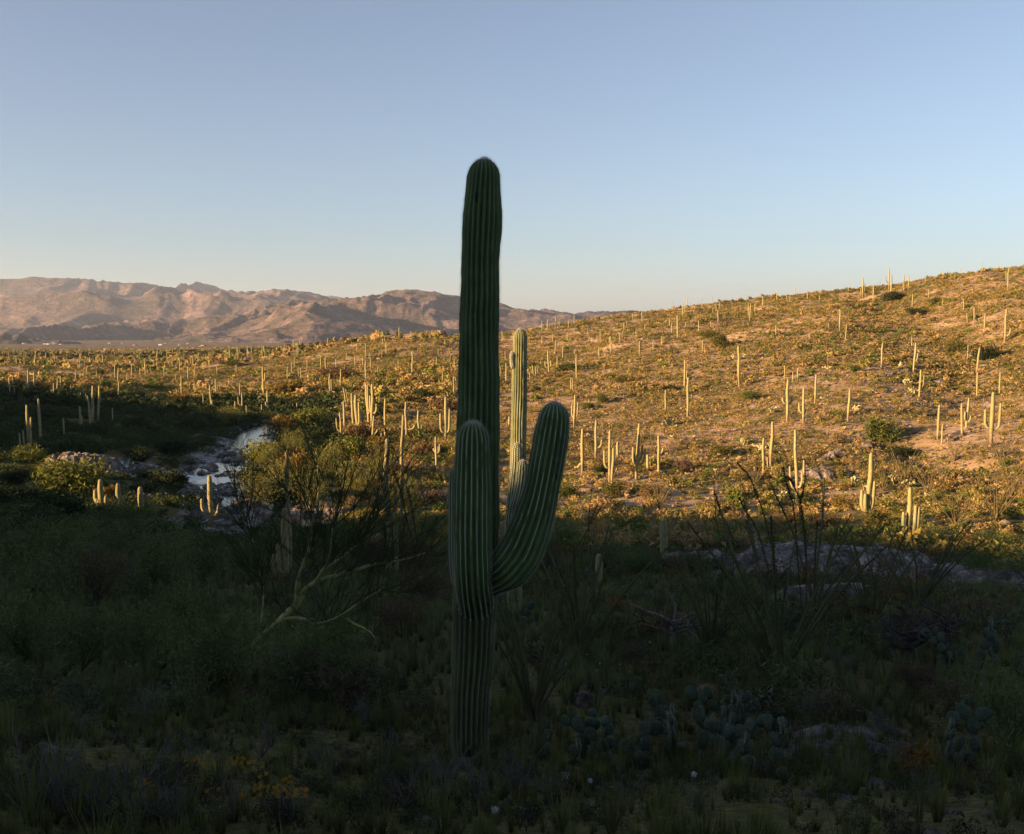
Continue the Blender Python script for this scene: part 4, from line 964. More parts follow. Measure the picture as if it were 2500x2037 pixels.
bush(870, 1070, 100, 'brown', 'brown bush at the feet of the crowded cactus group', .6)
bush(930, 1090, 80, 'gold', 'golden bush right of the crowded cactus group', .6)
bush(620, 1180, 120, 'dark', 'dark shrub overhanging the stream on its right bank', .6)
bush(690, 1230, 140, 'dark', 'dark shrub at the end of the stream, behind the bare tree', .6)
bush(700, 965, 120, 'gold', 'wide golden thicket below the stony low hill', .5)
bush(820, 930, 130, 'brown', 'wide brown thicket left of the small three-pronged saguaros', .4)
bush(380, 955, 60, 'green', 'bright green bush on the flat beyond the shadow', .6)
bush(440, 985, 80, 'gold', 'golden bush on the flat just beyond the shadow', .5)
bush(330, 975, 60, 'dark', 'dark bush where the shadow meets the flat', .5)
bush(120, 960, 60, 'gold', 'golden bush at the left end of the flat', .6)
bush(240, 915, 40, 'green', 'small green bush far out on the flat', .6)
bush(570, 895, 50, 'green', 'green bushes at the foot of the low hill', .5)
bush(1260, 1190, 50, 'pink', 'pinkish dry bush between the two columns of the big saguaro', .8)
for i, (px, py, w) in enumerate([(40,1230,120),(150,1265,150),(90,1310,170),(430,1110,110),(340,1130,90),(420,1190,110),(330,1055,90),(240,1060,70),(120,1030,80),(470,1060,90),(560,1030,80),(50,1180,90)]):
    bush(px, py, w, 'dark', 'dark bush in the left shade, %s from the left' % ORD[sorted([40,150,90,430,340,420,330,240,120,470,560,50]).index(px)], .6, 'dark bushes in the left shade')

# sunlit prickly pears seen small
def pad(V0=None):
    a = np.linspace(0, 2*math.pi, 17)[:-1]; V = []
    for (s, t_) in ((0.0, -1), (.75, -.8), (1.0, 0), (.75, .8), (0, 1)):
        V.append(np.column_stack([np.cos(a)*.42*s*(1+.2*np.sin(a)), np.full(16, t_*.09), .5+np.sin(a)*.55*s]))
    V = np.concatenate(V); i = np.arange(4)[:, None]*16; j = np.arange(16)[None, :]; k = (j+1) % 16
    return V, np.stack([i+j, i+k, i+16+k, i+16+j], -1).reshape(-1, 4)
PV, PQ = pad()
def pad_tree(g, n, spread=.5):
    """positions of pads stacked edge on edge; list of 4x4"""
    out = []; tips = []
    for i in range(max(3, n//5)):
        a = g.uniform(0, 6.28); r = g.uniform(0, spread)
        tips.append((Vector((math.cos(a)*r, math.sin(a)*r, -.03)), g.uniform(0, 3.14), g.uniform(-.3, .3), 1.0))
    while len(out) < n and tips:
        p, yaw, tilt, sc = tips.pop(g.randrange(len(tips)))
        M = Matrix.Translation(p) @ Matrix.Rotation(yaw, 4, 'Z') @ Matrix.Rotation(tilt, 4, 'Y') @ Matrix.Rotation(g.uniform(-.25, .25), 4, 'X') @ Matrix.Scale(.26*sc*g.uniform(.8, 1.15), 4)
        out.append(M)
        if p.z < .55:
            for k in range(g.choice([1, 2, 2])):
                t = g.uniform(-.9, .9); q = M @ Vector((math.sin(t)*.42, 0, .5+math.cos(t)*.5))
                tips.append((q, yaw+g.uniform(-.9, .9), tilt+t*.8+g.uniform(-.2, .2), sc*.94))
    return out
PV1 = np.hstack([PV, np.ones((len(PV), 1))])
def pear_far(px, py, wpx, i, n=30):
    x, y, z = ground_at(px, py); r = math.hypot(x, y); g = random.Random(i*7+1); a = Acc()
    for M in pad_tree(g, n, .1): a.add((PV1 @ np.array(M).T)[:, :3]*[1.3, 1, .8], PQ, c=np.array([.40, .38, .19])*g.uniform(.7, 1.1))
    o = a.build('prickly_pear', 'cactus_skin', smooth=True); s = wpx/F*r/1.3; o.scale = (s, s, s); o.location = (x, y, z); return o
pf = [(2085,1188,40),(2110,1200,30),(2180,1185,42),(2215,1190,36),(2262,1222,34),(2270,1240,24),(1905,1218,36),(1860,1210,24),(1625,1042,36),(1650,1050,24),(1500,975,20),(1880,1095,24),(1855,1100,30),(2090,1005,30),(2125,960,26),(2200,900,24),(2230,965,30),(2210,940,24),(1885,1010,30),(2020,980,24),(1815,1090,30),(1820,875,24),(2020,905,20),(1790,880,22),(1640,1075,20),(1900,1170,24),(1640,1190,14),(2405,1160,24),(1520,1005,18),(1510,1010,16)]
pf.sort()
for i, a in enumerate(pf): tag(pear_far(*a, i), 'pale yellow prickly pear clump on the sunlit right slope, %s from the left' % ORD[i], 'cactus', 'sunlit prickly pear clumps')

# prickly pears in the shade: every pad a part
pad_me = []
for k in range(3):
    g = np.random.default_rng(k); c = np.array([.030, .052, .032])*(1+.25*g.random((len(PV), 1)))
    q = []
    for u_ in range(-3, 4):
        for v_ in range(-4, 5):
            x_, z_ = u_*.1+(v_ % 2)*.05, v_*.105
            if (x_/.38)**2+(z_/.5)**2 < 1:
                for sd in (-1, 1): q += [[x_-.012, sd*.075, z_+.5], [x_+.012, sd*.075, z_+.5], [x_+g.normal(0, .04), sd*.20, z_+.5+g.normal(0, .05)]]
    q = np.array(q); VV = np.vstack([PV*[1, 1+.15*k, 1-.08*k], q]); T_ = (np.arange(len(q))+len(PV)).reshape(-1, 3)
    c = np.vstack([c, np.tile([[.22, .22, .17]], (len(q), 1))])
    o = mk('pad', VV, PQ, T_, 'cactus_skin', None, c, True); pad_me.append(o.data); bpy.data.objects.remove(o)
def pear(px, py, n, sc, label, i):
    x, y, z = ground_at(px, py); g = random.Random(i*11+5)
    root = empty('prickly_pear', (x, y, z)); root.scale = (sc*.72,)*3
    for M in pad_tree(g, n):
        o = bpy.data.objects.new('pad', pad_me[g.randrange(3)]); COL.objects.link(o); o.parent = root; o.matrix_local = M
    tag(root, label, 'cactus', 'prickly pears in the shade')
for i, a in enumerate([(1400,1850,12,.9,'small prickly pear at the left end of the dark foreground clumps'),(1470,1860,20,1.0,'prickly pear with edge-on pads, second clump from the left in the foreground'),(1570,1875,20,1.1,'prickly pear clump with tall narrow pads in the middle of the dark foreground'),
    (1630,1790,20,1.0,'prickly pear clump just left of the reddish barrel cactus'),(1715,1880,26,1.15,'biggest dense prickly pear clump below the reddish barrel cactus'),(1790,1830,26,1.1,'dense prickly pear clump right of the biggest one'),(1855,1900,16,1.0,'prickly pear clump left of the foreground gravel patch'),
    (2180,1625,16,1.1,'prickly pear clump below the dark branched cholla'),(2310,1640,20,1.1,'prickly pear clump right of the dark branched cholla'),(2425,1650,18,1.2,'prickly pear clump cut by the right edge'),(2375,1760,12,1.0,'prickly pear beside the yellow-flowered bush'),
    (2370,1870,14,1.0,'large-padded prickly pear below the yellow-flowered bush'),(1255,1530,12,1.2,'pale prickly pear behind the trunk of the big saguaro')]): pear(*a, i)

# ---------------------------------------------------------------- ocotillos
OC = {}
def oco_stem(k, leafy):
    key = (k, leafy)
    if key in OC: return OC[key]
    g = random.Random(k*3+1); b = g.uniform(.1, .32)
    P = spline([[0, 0, 0], [b*.22, 0, .3], [b*.6, g.uniform(-.04, .04), .65], [b*(1.0+g.uniform(-.2, .5)), g.uniform(-.06, .06), 1.0]], 14)
    P = P + .006*np.array([[mnoise.noise(Vector((i*.7, k, 0))), mnoise.noise(Vector((i*.7, k, 5))), 0] for i in range(14)])
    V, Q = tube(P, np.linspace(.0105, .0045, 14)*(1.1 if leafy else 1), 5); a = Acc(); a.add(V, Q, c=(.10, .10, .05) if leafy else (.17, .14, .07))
    n = 150 if leafy else 50
    rg = np.random.default_rng(k); t = rg.uniform(.12 if leafy else .3, 1, n); c = np.array([np.interp(t, np.linspace(0, 1, 14), P[:, q]) for q in range(3)]).T
    d = rg.normal(0, 1, (n, 3)); d /= np.linalg.norm(d, axis=1)[:, None]; d[:, 2] = np.abs(d[:, 2]); e = np.cross(d, rg.normal(0, 1, (n, 3))); e /= np.linalg.norm(e, axis=1)[:, None]
    L = .016
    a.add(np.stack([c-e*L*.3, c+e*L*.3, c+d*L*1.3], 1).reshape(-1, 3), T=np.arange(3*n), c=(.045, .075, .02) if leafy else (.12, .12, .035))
    o = a.build('stem', 'foliage'); OC[key] = o.data; bpy.data.objects.remove(o); return OC[key]
def ocotillo(px, py, H, n, label, i, leafy=False, spread=.9, group=None, r=None, lean=0):
    if r: t = theta(px); x, y = math.sin(t)*r, math.cos(t)*r; z = zat(x, y)
    else: x, y, z = ground_at(px, py)
    root = empty('ocotillo', (x, y, z-.05)); g = random.Random(i+31)
    for k in range(n):
        o = bpy.data.objects.new('stem', oco_stem(k % 6, leafy)); COL.objects.link(o); o.parent = root
        L = H*g.uniform(.7, 1.08); o.scale = (L, L, L); a = k*2*math.pi/n+g.uniform(-.4, .4)
        o.rotation_euler = Euler((0, spread*g.uniform(.1, .62)+lean*math.cos(a), a), 'XYZ')
    tag(root, label, 'shrub', group)
GS = 'sunlit ocotillos on the right slope'; GD = 'ocotillos in the shaded foreground'
for i, a in enumerate([(1609,1241,2.4,22,'large sunlit ocotillo fan standing on the shadow line, right of the big arm'),(1744,1170,1.6,12,'small sunlit ocotillo in the middle of the lower slope'),(1594,1106,2.6,16,'sunlit ocotillo behind the dark many-armed saguaro'),
    (1843,1185,2.6,16,'sunlit ocotillo left of the tall bright saguaro with raised arms'),(1905,1175,2.4,14,'green ocotillo hidden just behind the tall bright saguaro'),(1962,1118,2.8,16,'green ocotillo on the slope left of the pink rock ledge'),(2155,1201,2.8,16,'sunlit ocotillo right of the three-clustered-arm saguaro'),
    (2204,1190,3.6,18,'tall wide ocotillo below the green tree shadow'),(2266,1208,3.2,16,'sunlit ocotillo right of the pale prickly pears'),(2332,1285,2.8,18,'sunlit ocotillo with pink base right of the rightmost bright saguaro'),(2431,1270,3.2,20,'bright sunlit ocotillo fan near the right edge'),
    (2470,1215,3.6,18,'ocotillo cut by the right edge above the bright fan'),(2440,1120,3.4,18,'ocotillo below the large candelabra saguaro'),(2330,1130,3.0,16,'ocotillo under the two slim columns near the right'),(1500,1085,2.2,12,'ocotillo left of the dark many-armed saguaro'),
    (2190,885,2.6,14,'ocotillo high on the slope beside the gully'),(2320,905,3.0,14,'ocotillo on the slope right of the gully'),(1625,975,2.2,12,'small ocotillo halfway up the slope'),(2085,1160,2.4,12,'ocotillo right of the pink rock ledge'),(1990,1150,2.4,12,'ocotillo in front of the pink rock ledge')]): ocotillo(a[0], a[1], a[2], a[3], a[4], i, False, .95, GS)
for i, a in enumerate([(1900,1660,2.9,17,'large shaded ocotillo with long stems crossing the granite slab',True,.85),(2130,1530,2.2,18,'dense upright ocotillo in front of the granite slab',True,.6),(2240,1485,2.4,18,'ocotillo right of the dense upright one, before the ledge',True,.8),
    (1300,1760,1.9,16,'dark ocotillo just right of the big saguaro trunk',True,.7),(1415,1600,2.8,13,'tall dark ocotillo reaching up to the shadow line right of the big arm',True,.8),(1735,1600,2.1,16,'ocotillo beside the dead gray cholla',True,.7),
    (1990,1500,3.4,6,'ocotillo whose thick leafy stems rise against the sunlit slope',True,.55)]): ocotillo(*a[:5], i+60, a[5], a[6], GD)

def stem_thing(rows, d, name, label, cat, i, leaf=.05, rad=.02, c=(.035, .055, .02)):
    """one ocotillo seen against the light slope: stems follow the rows"""
    base = P3(*rows[0][0], d); root = empty(name, base)
    for k, row in enumerate(rows):
        P = spline(np.array([P3(px, py, d+.3*k) for px, py in row]), 30); P = P-np.array(base)
        V, Q = tube(P, np.linspace(rad, rad*.45, 30), 6); a = Acc(); a.add(V, Q, c=(.07, .06, .035))
        n = 420; rg = np.random.default_rng(i*9+k); t = rg.uniform(.15, 1, n); cc = np.array([np.interp(t, np.linspace(0, 1, 30), P[:, q]) for q in range(3)]).T
        dd = rg.normal(0, 1, (n, 3)); dd /= np.linalg.norm(dd, axis=1)[:, None]; e = np.cross(dd, rg.normal(0, 1, (n, 3))); e /= np.linalg.norm(e, axis=1)[:, None]
        a.add(np.stack([cc-e*leaf*.35, cc+e*leaf*.35, cc+dd*leaf*1.2], 1).reshape(-1, 3), T=np.arange(3*n), c=c)
        a.build('stem', 'foliage', root)
    tag(root, label, cat, GD)
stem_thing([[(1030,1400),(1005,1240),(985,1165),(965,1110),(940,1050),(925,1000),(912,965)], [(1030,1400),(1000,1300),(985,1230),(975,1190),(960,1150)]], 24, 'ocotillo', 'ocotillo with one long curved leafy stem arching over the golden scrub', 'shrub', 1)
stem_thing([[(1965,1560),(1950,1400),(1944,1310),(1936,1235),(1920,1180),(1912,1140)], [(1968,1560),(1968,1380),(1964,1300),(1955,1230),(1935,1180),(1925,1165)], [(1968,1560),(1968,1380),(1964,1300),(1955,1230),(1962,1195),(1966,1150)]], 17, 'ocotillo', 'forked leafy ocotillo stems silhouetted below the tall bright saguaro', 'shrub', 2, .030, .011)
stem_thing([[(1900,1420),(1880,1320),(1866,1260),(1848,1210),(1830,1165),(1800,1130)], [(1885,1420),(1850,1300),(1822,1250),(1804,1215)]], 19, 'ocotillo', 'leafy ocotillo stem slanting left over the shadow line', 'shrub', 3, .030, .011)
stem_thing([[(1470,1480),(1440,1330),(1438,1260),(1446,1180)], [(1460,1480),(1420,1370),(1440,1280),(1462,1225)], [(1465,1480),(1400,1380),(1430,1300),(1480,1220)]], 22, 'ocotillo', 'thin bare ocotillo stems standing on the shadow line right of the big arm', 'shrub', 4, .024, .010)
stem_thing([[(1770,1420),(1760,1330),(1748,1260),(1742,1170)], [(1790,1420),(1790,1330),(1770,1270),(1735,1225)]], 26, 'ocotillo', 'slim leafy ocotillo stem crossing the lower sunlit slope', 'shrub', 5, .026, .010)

# young barrel cacti
def barrel(px, py, rpx, label, skin, i):
    x, y, z = ground_at(px, py); r = math.hypot(x, y); s = rpx/F*r
    V, Q, T, col, info = column([[0, 0, -.1*s, s*.9], [0, 0, s*.5, s], [0, 0, s*1.2, s], [0, 0, s*1.9, s*.9]], 12, 14, .2, 4, skin=np.array(skin), seed=i, want=True, crest=(.4, .2, .12), cw=.9)
    o = mk('barrel_cactus', V, Q, T, 'cactus_skin', None, col); o.location = (x, y, z)
    a = Acc(); spines(a, info, 14, s*.12, s*.35, 4, s*.012, np.random.default_rng(i)); sp_ = a.build('spines', 'spine', o); tag(sp_, kind='stuff')
    sp_.data.attributes['tint'].data.foreach_set('color', np.tile(np.array([.42, .2, .13, 1], np.float32), len(sp_.data.vertices)))
    tag(o, label, 'cactus', 'barrel cacti')
barrel(1725, 1722, 26, 'reddish spiny barrel cactus behind the foreground prickly pears', (.07, .07, .04), 1)
barrel(1785, 1212, 9, 'small sunlit reddish barrel cactus on the shadow line', (.16, .12, .07), 2)
barrel(1062, 1270, 9, 'pale barrel cactus in the shade just left of the big saguaro', (.12, .15, .1), 3)

# ---------------------------------------------------------------- branching woody plants
def grow(a, p, d, L, rad, depth, g, up=.15, spread=.6, kids=3, seg=4, c=(.06, .06, .03), leaf=None, sides=3, ctwig=None):
    pts_ = [np.array(p)]; v = np.array(d, float); v /= np.linalg.norm(v)
    for i in range(seg):
        v = v + np.array([g.gauss(0, .14), g.gauss(0, .14), g.gauss(0, .10)+up*.3]); v /= np.linalg.norm(v)
        pts_.append(pts_[-1]+v*L/seg)
    V, Q = tube(pts_, np.linspace(rad, rad*.55, seg+1), sides if depth < 2 else 5); a.add(V, Q, c=c if depth > 0 or ctwig is None else ctwig)
    if leaf and depth == 0:
        m = leaf[1]
        for _ in range(m):
            q = pts_[g.randrange(1, len(pts_))]+np.array([g.gauss(0, .01) for _ in range(3)]); e = np.array([g.gauss(0, 1) for _ in range(3)]); e *= leaf[0]/np.linalg.norm(e)
            f = np.cross(e, [g.gauss(0, 1) for _ in range(3)])*.5/max(np.linalg.norm(e), 1e-6)*leaf[0]/leaf[0]
            a.add([q-f*.5, q+f*.5, q+e*1.6], T=[[0, 1, 2]], c=leaf[2])
    if depth > 0:
        for k in range(kids):
            f = g.uniform(.3, 1.0); i = min(int(f*seg), seg-1); q = pts_[i]+(pts_[i+1]-pts_[i])*(f*seg-i)
            t = v + np.array([g.gauss(0, spread), g.gauss(0, spread), g.gauss(0, spread*.8)+up])
            grow(a, q, t, L*g.uniform(.5, .8), rad*.5, depth-1, g, up, spread, kids+(1 if depth > 1 else 0), seg, c, leaf, sides, ctwig)
# the palo verde tree with the smooth forked trunk
TD = 15.0
tb = P3(612, 1720, TD); tree = empty('palo_verde_tree', tb); tag(tree, 'bare palo verde tree with smooth green forked limbs and wispy twigs, left foreground', 'tree')
bn = -np.array(tb)
def limb(name, pts_, depths=None):
    rows = []
    for k, (px, py, w) in enumerate(pts_): rows.append(P3(px, py, TD if depths is None else TD+depths*k/len(pts_))+[w*.36*TD/F])
    R_ = spline(np.array(rows), 40); V, Q = tube(R_[:, :3]+bn, np.maximum(R_[:, 3], .003), 9)
    n = len(V); c = np.array([.23, .22, .09])*(1+.45*vnoise(V[:, 0]*6, V[:, 2]*9, 3)[:, None]); a = Acc(); a.add(V, Q, c=c); a.build(name, 'bark', tree, True)
    return R_[:, :3]+bn
limbs = []
limbs.append(limb('trunk', [(608,1740,20),(609,1655,20),(614,1610,19),(622,1574,19),(637,1556,22),(668,1531,24),(696,1503,25),(722,1478,26),(737,1450,24)]))
limbs.append(limb('limb', [(722,1480,20),(726,1450,18),(728,1420,17),(740,1381,15),(752,1348,12),(758,1315,9),(764,1270,6),(768,1225,4)], -.6))
limbs.append(limb('limb', [(730,1462,22),(752,1435,20),(782,1417,17),(824,1405,15),(875,1390,13),(911,1378,12),(950,1372,9),(990,1365,6),(1040,1350,4)], .8))
limbs.append(limb('limb', [(736,1452,18),(770,1420,14),(788,1393,12),(800,1375,9),(805,1350,6),(812,1290,4)], -.8))
limbs.append(limb('limb', [(775,1412,13),(800,1385,11),(835,1360,9),(870,1330,7),(905,1290,5),(930,1230,3)], .9))
limbs.append(limb('limb', [(690,1512,15),(710,1510,15),(733,1511,14),(761,1515,12),(776,1523,12),(807,1515,10),(838,1500,9),(880,1470,6),(930,1440,4)], -.5))
limbs.append(limb('limb', [(815,1513,8),(838,1509,8),(869,1525,7),(900,1540,6),(915,1557,3)], -.9))
limbs.append(limb('limb', [(616,1590,9),(640,1500,7),(640,1420,6),(620,1330,4),(600,1270,3)], .4))
g = random.Random(77)
tw = Acc(); br_ = Acc()
DG = (.040, .055, .018); DG2 = (.030, .045, .014)
for li, Pl in enumerate(limbs[1:]):
    n = [26, 30, 16, 26, 20, 5, 20][li]
    for k in range(n):
        i = int((g.uniform(.3, 1))*(len(Pl)-1)); p = Pl[i]; t = Pl[min(i+1, 39)]-Pl[i-1]; t /= np.linalg.norm(t)
        d = t*.5 + np.array([g.gauss(0, .5), g.gauss(0, .5), .55+g.gauss(0, .3)])
        grow(tw, p, d, g.uniform(.35, .95), .008, 2, g, .22, .38, 3, 4, DG, None, 3, DG2)
# tall rising shoots of the upper crown
for (x0, y0, x1, y1) in [(768,1225,735,1030),(768,1225,800,1060),(764,1270,680,1060),(764,1270,640,1130),(812,1290,860,1080),(812,1290,900,1050),(812,1290,960,1080),(930,1230,1000,1080),(930,1230,1060,1090),(870,1330,1020,1180),(870,1330,1080,1200),(1040,1350,1130,1280),(1040,1350,1150,1330),(600,1270,560,1130),(600,1270,620,1080),(758,1315,600,1180),(700,1503,560,1330),(640,1420,540,1280),(640,1420,690,1200),(620,1330,520,1200),(805,1350,740,1150),(990,1365,1100,1240),(930,1440,1060,1380),(930,1440,1100,1430)]:
    d0 = TD+g.uniform(-.8, .8); A = np.array(P3(x0, y0, TD))+bn; B = np.array(P3(x1, y1, d0))+bn
    M1 = A*.65+B*.35+np.array([g.gauss(0, .08), g.gauss(0, .1), -.05]); Pp = spline([A, M1, B], 14)
    V, Q = tube(Pp, np.linspace(.012, .003, 14), 4); br_.add(V, Q, c=(.06, .075, .028))
    for k in range(13):
        i = int(g.uniform(.15, 1)*12); t = Pp[i+1]-Pp[i]; t /= np.linalg.norm(t)
        d = t*1.1+np.array([g.gauss(0, .33), g.gauss(0, .33), g.gauss(.15, .25)])
        grow(tw, Pp[i], d, g.uniform(.22, .55), .005, 2 if k % 2 else 1, g, .15, .36, 3, 3, DG, None, 3, DG2)
br_.build('branches', 'bark', tree)
o = tw.build('twigs', 'bark', tree); tag(o, kind='stuff')

# twiggy shrubs of the shade; meshes shared
TS = {}
def twig_proto(kind):
    if kind in TS: return TS[kind]
    g = random.Random(hash_s(kind)); a = Acc(); f = Acc()
    cc = {'green': (.068, .098, .030), 'grey': (.10, .10, .095), 'brown': (.07, .05, .035), 'dead': (.10, .095, .085), 'lime': (.15, .155, .045)}[kind[:-1]]
    for k in range(17 if 'dead' not in kind else 8):
        an = g.uniform(0, 6.28); sp = g.uniform(.1, 1.0)
        grow(a, [0, 0, 0], [math.cos(an)*sp, math.sin(an)*sp, 1], g.uniform(.35, .6), .010, 2, g, .12, .42, 3, 3, cc, None, 3)
    o1 = a.build('stems', 'bark'); d = [('stems', o1.data)]; bpy.data.objects.remove(o1)
    if 'dead' not in kind and 'grey' not in kind:
        V, b_ = leaf_cloud(2600, hash_s(kind), .022, 1.0, 12, 2.6); f.add(V*[.8, .8, .95]+[0, 0, .08], T=np.arange(len(V)), c=np.array(cc)*1.25*b_[:, None])
        o2 = f.build('foliage', 'foliage'); d.append(('foliage', o2.data)); bpy.data.objects.remove(o2)
    TS[kind] = d; return d
def twigbush(px, py, H, kind, label, group=None, name='shrub'):
    x, y, z = ground_at(px, py); d = twig_proto(kind+str((px+py) % 3)); root = empty(name, (x, y, z), (px % 63)/10); root.scale = (H*1.05, H*1.05, H)
    for nm, me in d:
        o = bpy.data.objects.new(nm, me); COL.objects.link(o); o.parent = root
    tag(root, label, 'shrub', group)
L = [(60,1400,1.9,'green'),(170,1380,1.8,'green'),(110,1500,1.7,'green'),(300,1370,1.6,'green'),(420,1360,1.2,'green'),(380,1450,1.8,'green'),(520,1340,.9,'green'),(500,1430,1.5,'green'),(240,1480,1.5,'brown'),(600,1400,1.2,'green'),(460,1560,1.5,'green'),
     (60,1620,1.4,'green'),(200,1640,1.2,'green'),(360,1640,1.3,'green'),(540,1700,1.3,'green'),(900,1400,1.6,'brown'),(1000,1400,1.5,'brown'),(1050,1330,1.4,'green'),(960,1330,1.5,'green'),(860,1350,1.5,'green'),(820,1600,1.1,'green'),(980,1560,.9,'brown'),(1040,1480,1.2,'brown'),(760,1700,1.1,'green'),(320,1300,1.8,'green'),(700,1350,1.6,'green')]
L.sort()
for i, a in enumerate(L): twigbush(*a, '%s twiggy shrub in the dark left foreground, %s from the left' % ('leafy' if a[3] == 'green' else 'brownish', ORD[i]), 'twiggy shrubs in the dark left foreground')
L = [(1480,1390,1.1,'green'),(1560,1400,1.0,'green'),(1650,1330,1.3,'green'),(1780,1330,1.3,'green'),(1380,1340,1.5,'green'),(1330,1400,1.3,'brown'),(2060,1345,1.2,'green'),(2180,1340,1.4,'green'),(2300,1350,1.4,'green'),(2420,1350,1.3,'green'),(2380,1430,1.2,'green'),(2230,1700,.6,'brown'),(2330,1760,.55,'brown'),(1900,1700,.5,'brown'),(2160,1800,.45,'grey'),(1550,1640,.55,'brown'),(1630,1560,.7,'brown'),(2050,1660,.6,'grey'),(1460,1560,.7,'green')]
L.sort()
for i, a in enumerate(L): twigbush(*a, '%s twiggy shrub in the shade right of the trunk, %s from the left' % ({'green': 'leafy', 'brown': 'brownish', 'grey': 'greyish'}[a[3]], ORD[i]), 'twiggy shrubs in the shade at right')
for i, (px, py, H) in enumerate([(630,1235,2.6),(700,1215,2.8),(760,1245,2.6),(800,1165,2.8),(870,1215,2.8),(930,1165,2.4),(985,1235,2.2),(650,1150,2.8),(560,1040,3.0),(720,1110,2.8)]):
    twigbush(px, py, H, 'lime', 'feathery olive bush on the bank right of the creek, %s from the left' % ORD[sorted([630,700,760,800,870,930,985,650,560,720]).index(px)], 'feathery olive bushes on the creek bank')
twigbush(2460, 1830, 1.0, 'green', 'yellow-flowered wiry bush at the lower right edge')
for i, (px, py, H) in enumerate([(70,1990,.62),(150,2000,.55),(240,2010,.6),(330,2015,.7),(420,2020,.55),(560,2010,.5),(700,2020,.35)]):
    twigbush(px, py, H, 'dead', 'pale dry stalks at the bottom left, %s from the left' % ORD[i], 'pale dry stalks at the bottom left', 'dry_stalks')
for i, (px, py, H) in enumerate([(1000,1985,.6),(1080,1960,.7),(1170,1970,.7),(1260,1950,.7)]):
    twigbush(px, py, H, 'dead', 'bare grey branches around the foot of the big saguaro, %s from the left' % ORD[i], 'bare grey branches at the big saguaro foot', 'dry_branches')
for i, (px, py, H) in enumerate([(480,1880,.5),(640,1850,.5),(800,1900,.55),(900,1780,.6),(960,1860,.5),(1350,1960,.5),(1520,1980,.45),(1700,1990,.4),(1880,1900,.4),(2080,1930,.45),(2250,1960,.4),(1320,1820,.6),(2330,1900,.5),(200,1800,.5),(350,1780,.6)]):
    twigbush(px, py, H, 'dead', 'bare dry weed skeleton in the dark foreground, %s from the left' % ORD[sorted([480,640,800,900,960,1350,1520,1700,1880,2080,2250,1320,2330,200,350]).index(px)], 'bare dry weed skeletons in the foreground', 'dry_weed')
def cholla(px, py, H, label, i, c):
    x, y, z = ground_at(px, py); g = random.Random(i); a = Acc(); t = Acc()
    V, Q = tube([[0, 0, -.1], [.02, .0, H*.25], [0, .03, H*.5]], [.05*H, .045*H, .035*H], 7); root = empty('cholla', (x, y, z)); t.add(V, Q, c=c); t.build('trunk', 'bark', root)
    for k in range(11):
        an = g.uniform(0, 6.28); grow(a, [0, 0, H*g.uniform(.25, .5)], [math.cos(an), math.sin(an), g.uniform(.1, .7)], H*.4, .022*H, 2, g, .05, .75, 2, 3, c, None, 5)
    a.build('branches', 'bark', root); tag(root, label, 'cactus', 'chollas in the shade')
cholla(1640, 1600, 1.3, 'dead grey tangled cholla right of centre in the shade', 5, (.14, .12, .11))
cholla(2215, 1640, 1.4, 'dark branched cholla above the right prickly pears', 6, (.05, .04, .04))
cholla(2310, 1590, 1.2, 'dark spreading cholla near the right edge, behind the prickly pears', 7, (.05, .04, .04))

# flowers
def flower(px, py, h, rad, c, label, group, name='flower'):
    x, y, z = ground_at(px, py); root = empty(name, (x, y, z)); a = Acc(); V, Q = tube([[0, 0, 0], [.01, 0, h*.5], [0, .01, h]], [.003]*3, 4); a.add(V, Q, c=(.05, .07, .03)); a.build('stalk', 'bark', root)
    b = Acc(); g = np.random.default_rng(int(px)); d = g.normal(0, 1, (34, 3)); d /= np.linalg.norm(d, axis=1)[:, None]; e = np.cross(d, g.normal(0, 1, (34, 3))); e /= np.linalg.norm(e, axis=1)[:, None]
    b.add(np.stack([d*0-e*rad*.2, d*0+e*rad*.2, d*rad], 1).reshape(-1, 3)+[0, 0, h], T=np.arange(102), c=c)
    b.add(np.stack([d*rad*.8-e*rad*.3, d*rad+e*rad*.3, d*rad*.9+np.cross(d, e)*rad*.4], 1).reshape(-1, 3)+[0, 0, h], T=np.arange(102), c=c)
    b.build('head', 'painted', root); tag(root, label, 'flower', group)
WF = [(1432,1600),(1434,1608),(1452,1563),(1464,1632),(1487,1579),(1520,1593),(1538,1654),(1553,1600),(1576,1586),(1586,1578),(1635,1572),(1457,1649),(1381,1633),(1513,1635),(1566,1629),(1508,1541),(1534,1541),(1372,1664),(1694,1916),(1440,1932),(1208,2012),(950,1649),(981,1665),(985,1676),(951,1677),(1540,1470),(1380,1520)]
for i, (px, py) in enumerate(WF):
    lbl = 'small white puffball flower in the shaded grass right of the trunk'
    gp = 'white puffball flowers right of the trunk'
    if py > 1900: lbl = 'white puffball flower in the dark foreground at the %s' % {1694: 'foot of the biggest prickly pear', 1440: 'left of the prickly pears', 1208: 'very bottom below the trunk'}[px]; gp = None
    elif px < 1000: lbl = 'small white puffball flower in the grass left of the trunk'; gp = 'white puffball flowers left of the trunk'
    flower(px, py+6, .12, .022 if py < 1900 else .028, (.42, .47, .47), lbl, gp)
yf = Acc(); g = np.random.default_rng(9)
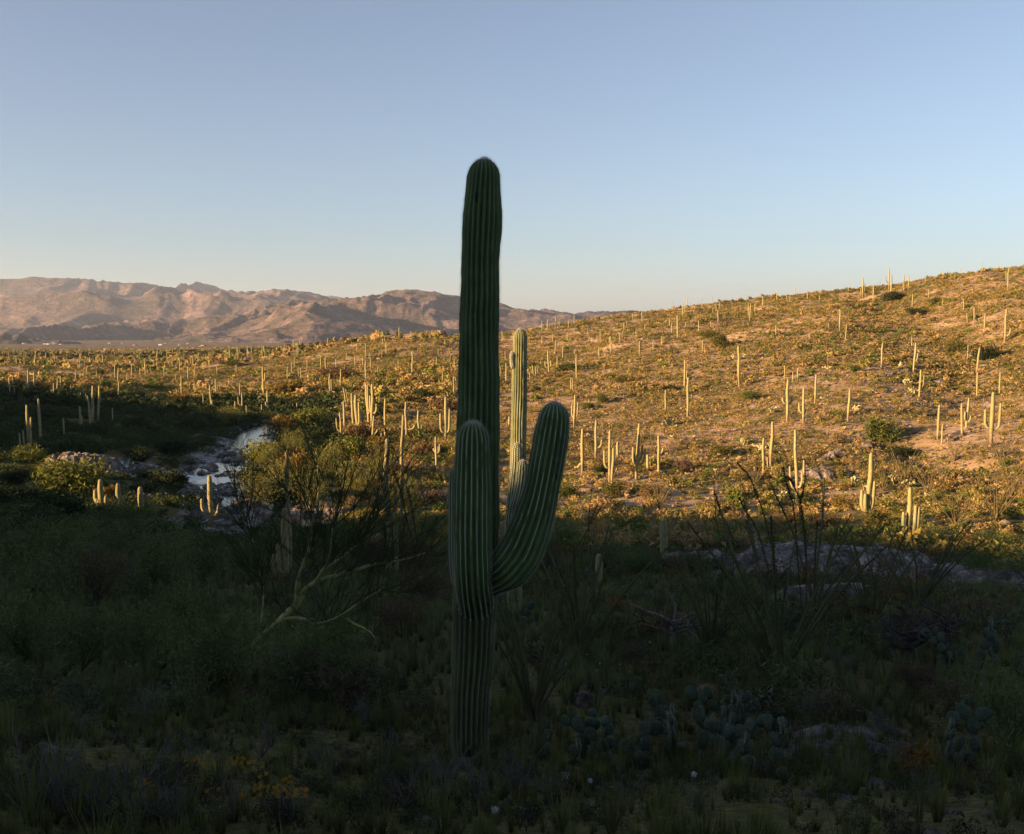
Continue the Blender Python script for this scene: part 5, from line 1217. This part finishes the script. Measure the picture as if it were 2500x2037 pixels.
for (px, py, n, s) in [(493,1905,9,.08),(590,1912,26,.13),(685,1990,32,.14),(570,1995,8,.1),(2445,1725,16,.12),(660,1960,20,.12),(340,1960,10,.06)]:
    x, y, z = ground_at(px, py)
    for k in range(n):
        q = np.array([x+g.normal(0, s), y+g.normal(0, s), 0]); q[2] = zat(q[0], q[1])+g.uniform(.1, .22); e = g.normal(0, 1, 3); e /= np.linalg.norm(e); f = np.cross(e, [0, 0, 1.]); f /= np.linalg.norm(f)
        e = np.array([1, 0, 0.]); f = np.array([0, .6, .8]); 
        for m in range(5):
            a1, a2 = m*1.257, m*1.257+.8; yf.add([q, q+.016*(e*math.cos(a1)+f*math.sin(a1)), q+.016*(e*math.cos(a2)+f*math.sin(a2))], T=[[0, 1, 2]], c=(.26, .14, .008))
o = yf.build('yellow_wildflowers', 'painted'); tag(o, 'yellow wildflowers sprinkled along the bottom left and right edge', 'flowers', kind='stuff')

# far houses on the valley floor
HM = []
for k, c in enumerate([(.36, .32, .28), (.30, .25, .21), (.42, .39, .35)]):
    a = Acc(); w, d, h = 9, 6, 3.2
    a.add([[-w,-d,0],[w,-d,0],[w,d,0],[-w,d,0],[-w,-d,h],[w,-d,h],[w,d,h],[-w,d,h]], Q=[[0,1,5,4],[1,2,6,5],[2,3,7,6],[3,0,4,7]], c=c)
    a.add([[-w-.5,-d-.5,h],[w+.5,-d-.5,h],[w+.5,d+.5,h],[-w-.5,d+.5,h],[-w*.7,0,h+1.6],[w*.7,0,h+1.6]], Q=[[0,1,5,4],[2,3,4,5]], T=[[1,2,5],[3,0,4]], c=np.array(c)*.75)
    a.add([[-6,-d-.02,1],[-3,-d-.02,1],[-3,-d-.02,2.4],[-6,-d-.02,2.4],[2,-d-.02,.1],[4,-d-.02,.1],[4,-d-.02,2.4],[2,-d-.02,2.4]], Q=[[0,1,2,3],[4,5,6,7]], c=(.08, .08, .09))
    o = a.build('house', 'painted'); HM.append(o.data); bpy.data.objects.remove(o)
hs = [(104,829),(113,833),(120,835),(150,832),(180,853),(222,855),(270,830),(293,854),(345,857),(352,856),(390,853),(400,851),(408,850),(420,848),(395,823),(405,822),(440,822),(460,826),(490,840),(497,838),(515,858),(525,857),(535,856),(545,857),(300,826),(330,830),(560,850),(640,853),(650,852),(700,852),(712,850),(735,848),(470,852),(445,856),(100,848),(60,830),(260,846),(310,862),(600,845),(680,845)]
for i, (px, py) in enumerate(hs):
    x, y, z = ground_at(px, max(py+7, 836+(i*5)%9), 1500)
    if math.hypot(x, y) < 1500: continue
    o = bpy.data.objects.new('house', HM[i % 3]); COL.objects.link(o); o.location = (x, y, z-.3); s = random.uniform(.5, 1.0)*max(.5, min(1.2, math.hypot(x, y)/3500)); o.scale = (s,)*3; o.rotation_euler = (0, 0, random.uniform(-.5, .5))
    tag(o, 'tiny pale low house far away on the valley floor', 'house', 'tiny houses on the valley floor')

def haze_box(x0, x1, y0, y1, z0, z1, dens, col):
    V = [[x, y, z] for z in (z0, z1) for y in (y0, y1) for x in (x0, x1)]
    Q = [[0, 2, 3, 1], [4, 5, 7, 6], [0, 1, 5, 4], [2, 6, 7, 3], [0, 4, 6, 2], [1, 3, 7, 5]]
    m = bpy.data.materials.new('haze'); m.use_nodes = True; nt = m.node_tree; nt.nodes.clear()
    o_ = nt.nodes.new('ShaderNodeOutputMaterial'); v = nt.nodes.new('ShaderNodeVolumePrincipled')
    v.inputs['Density'].default_value = dens; v.inputs['Color'].default_value = (*col, 1); v.inputs['Anisotropy'].default_value = .2
    nt.links.new(v.outputs[0], o_.inputs['Volume']); MATS['haze'] = m
    o = mk('haze', V, Q, None, 'haze'); tag(o, kind='stuff'); o['label'] = 'thin pale evening haze over the valley and mountains'; o['category'] = 'haze'
    return o
haze_box(-24500, 24500, -24500, 24500, -130, 700, 3.6e-5, (.62, .76, 1.0))
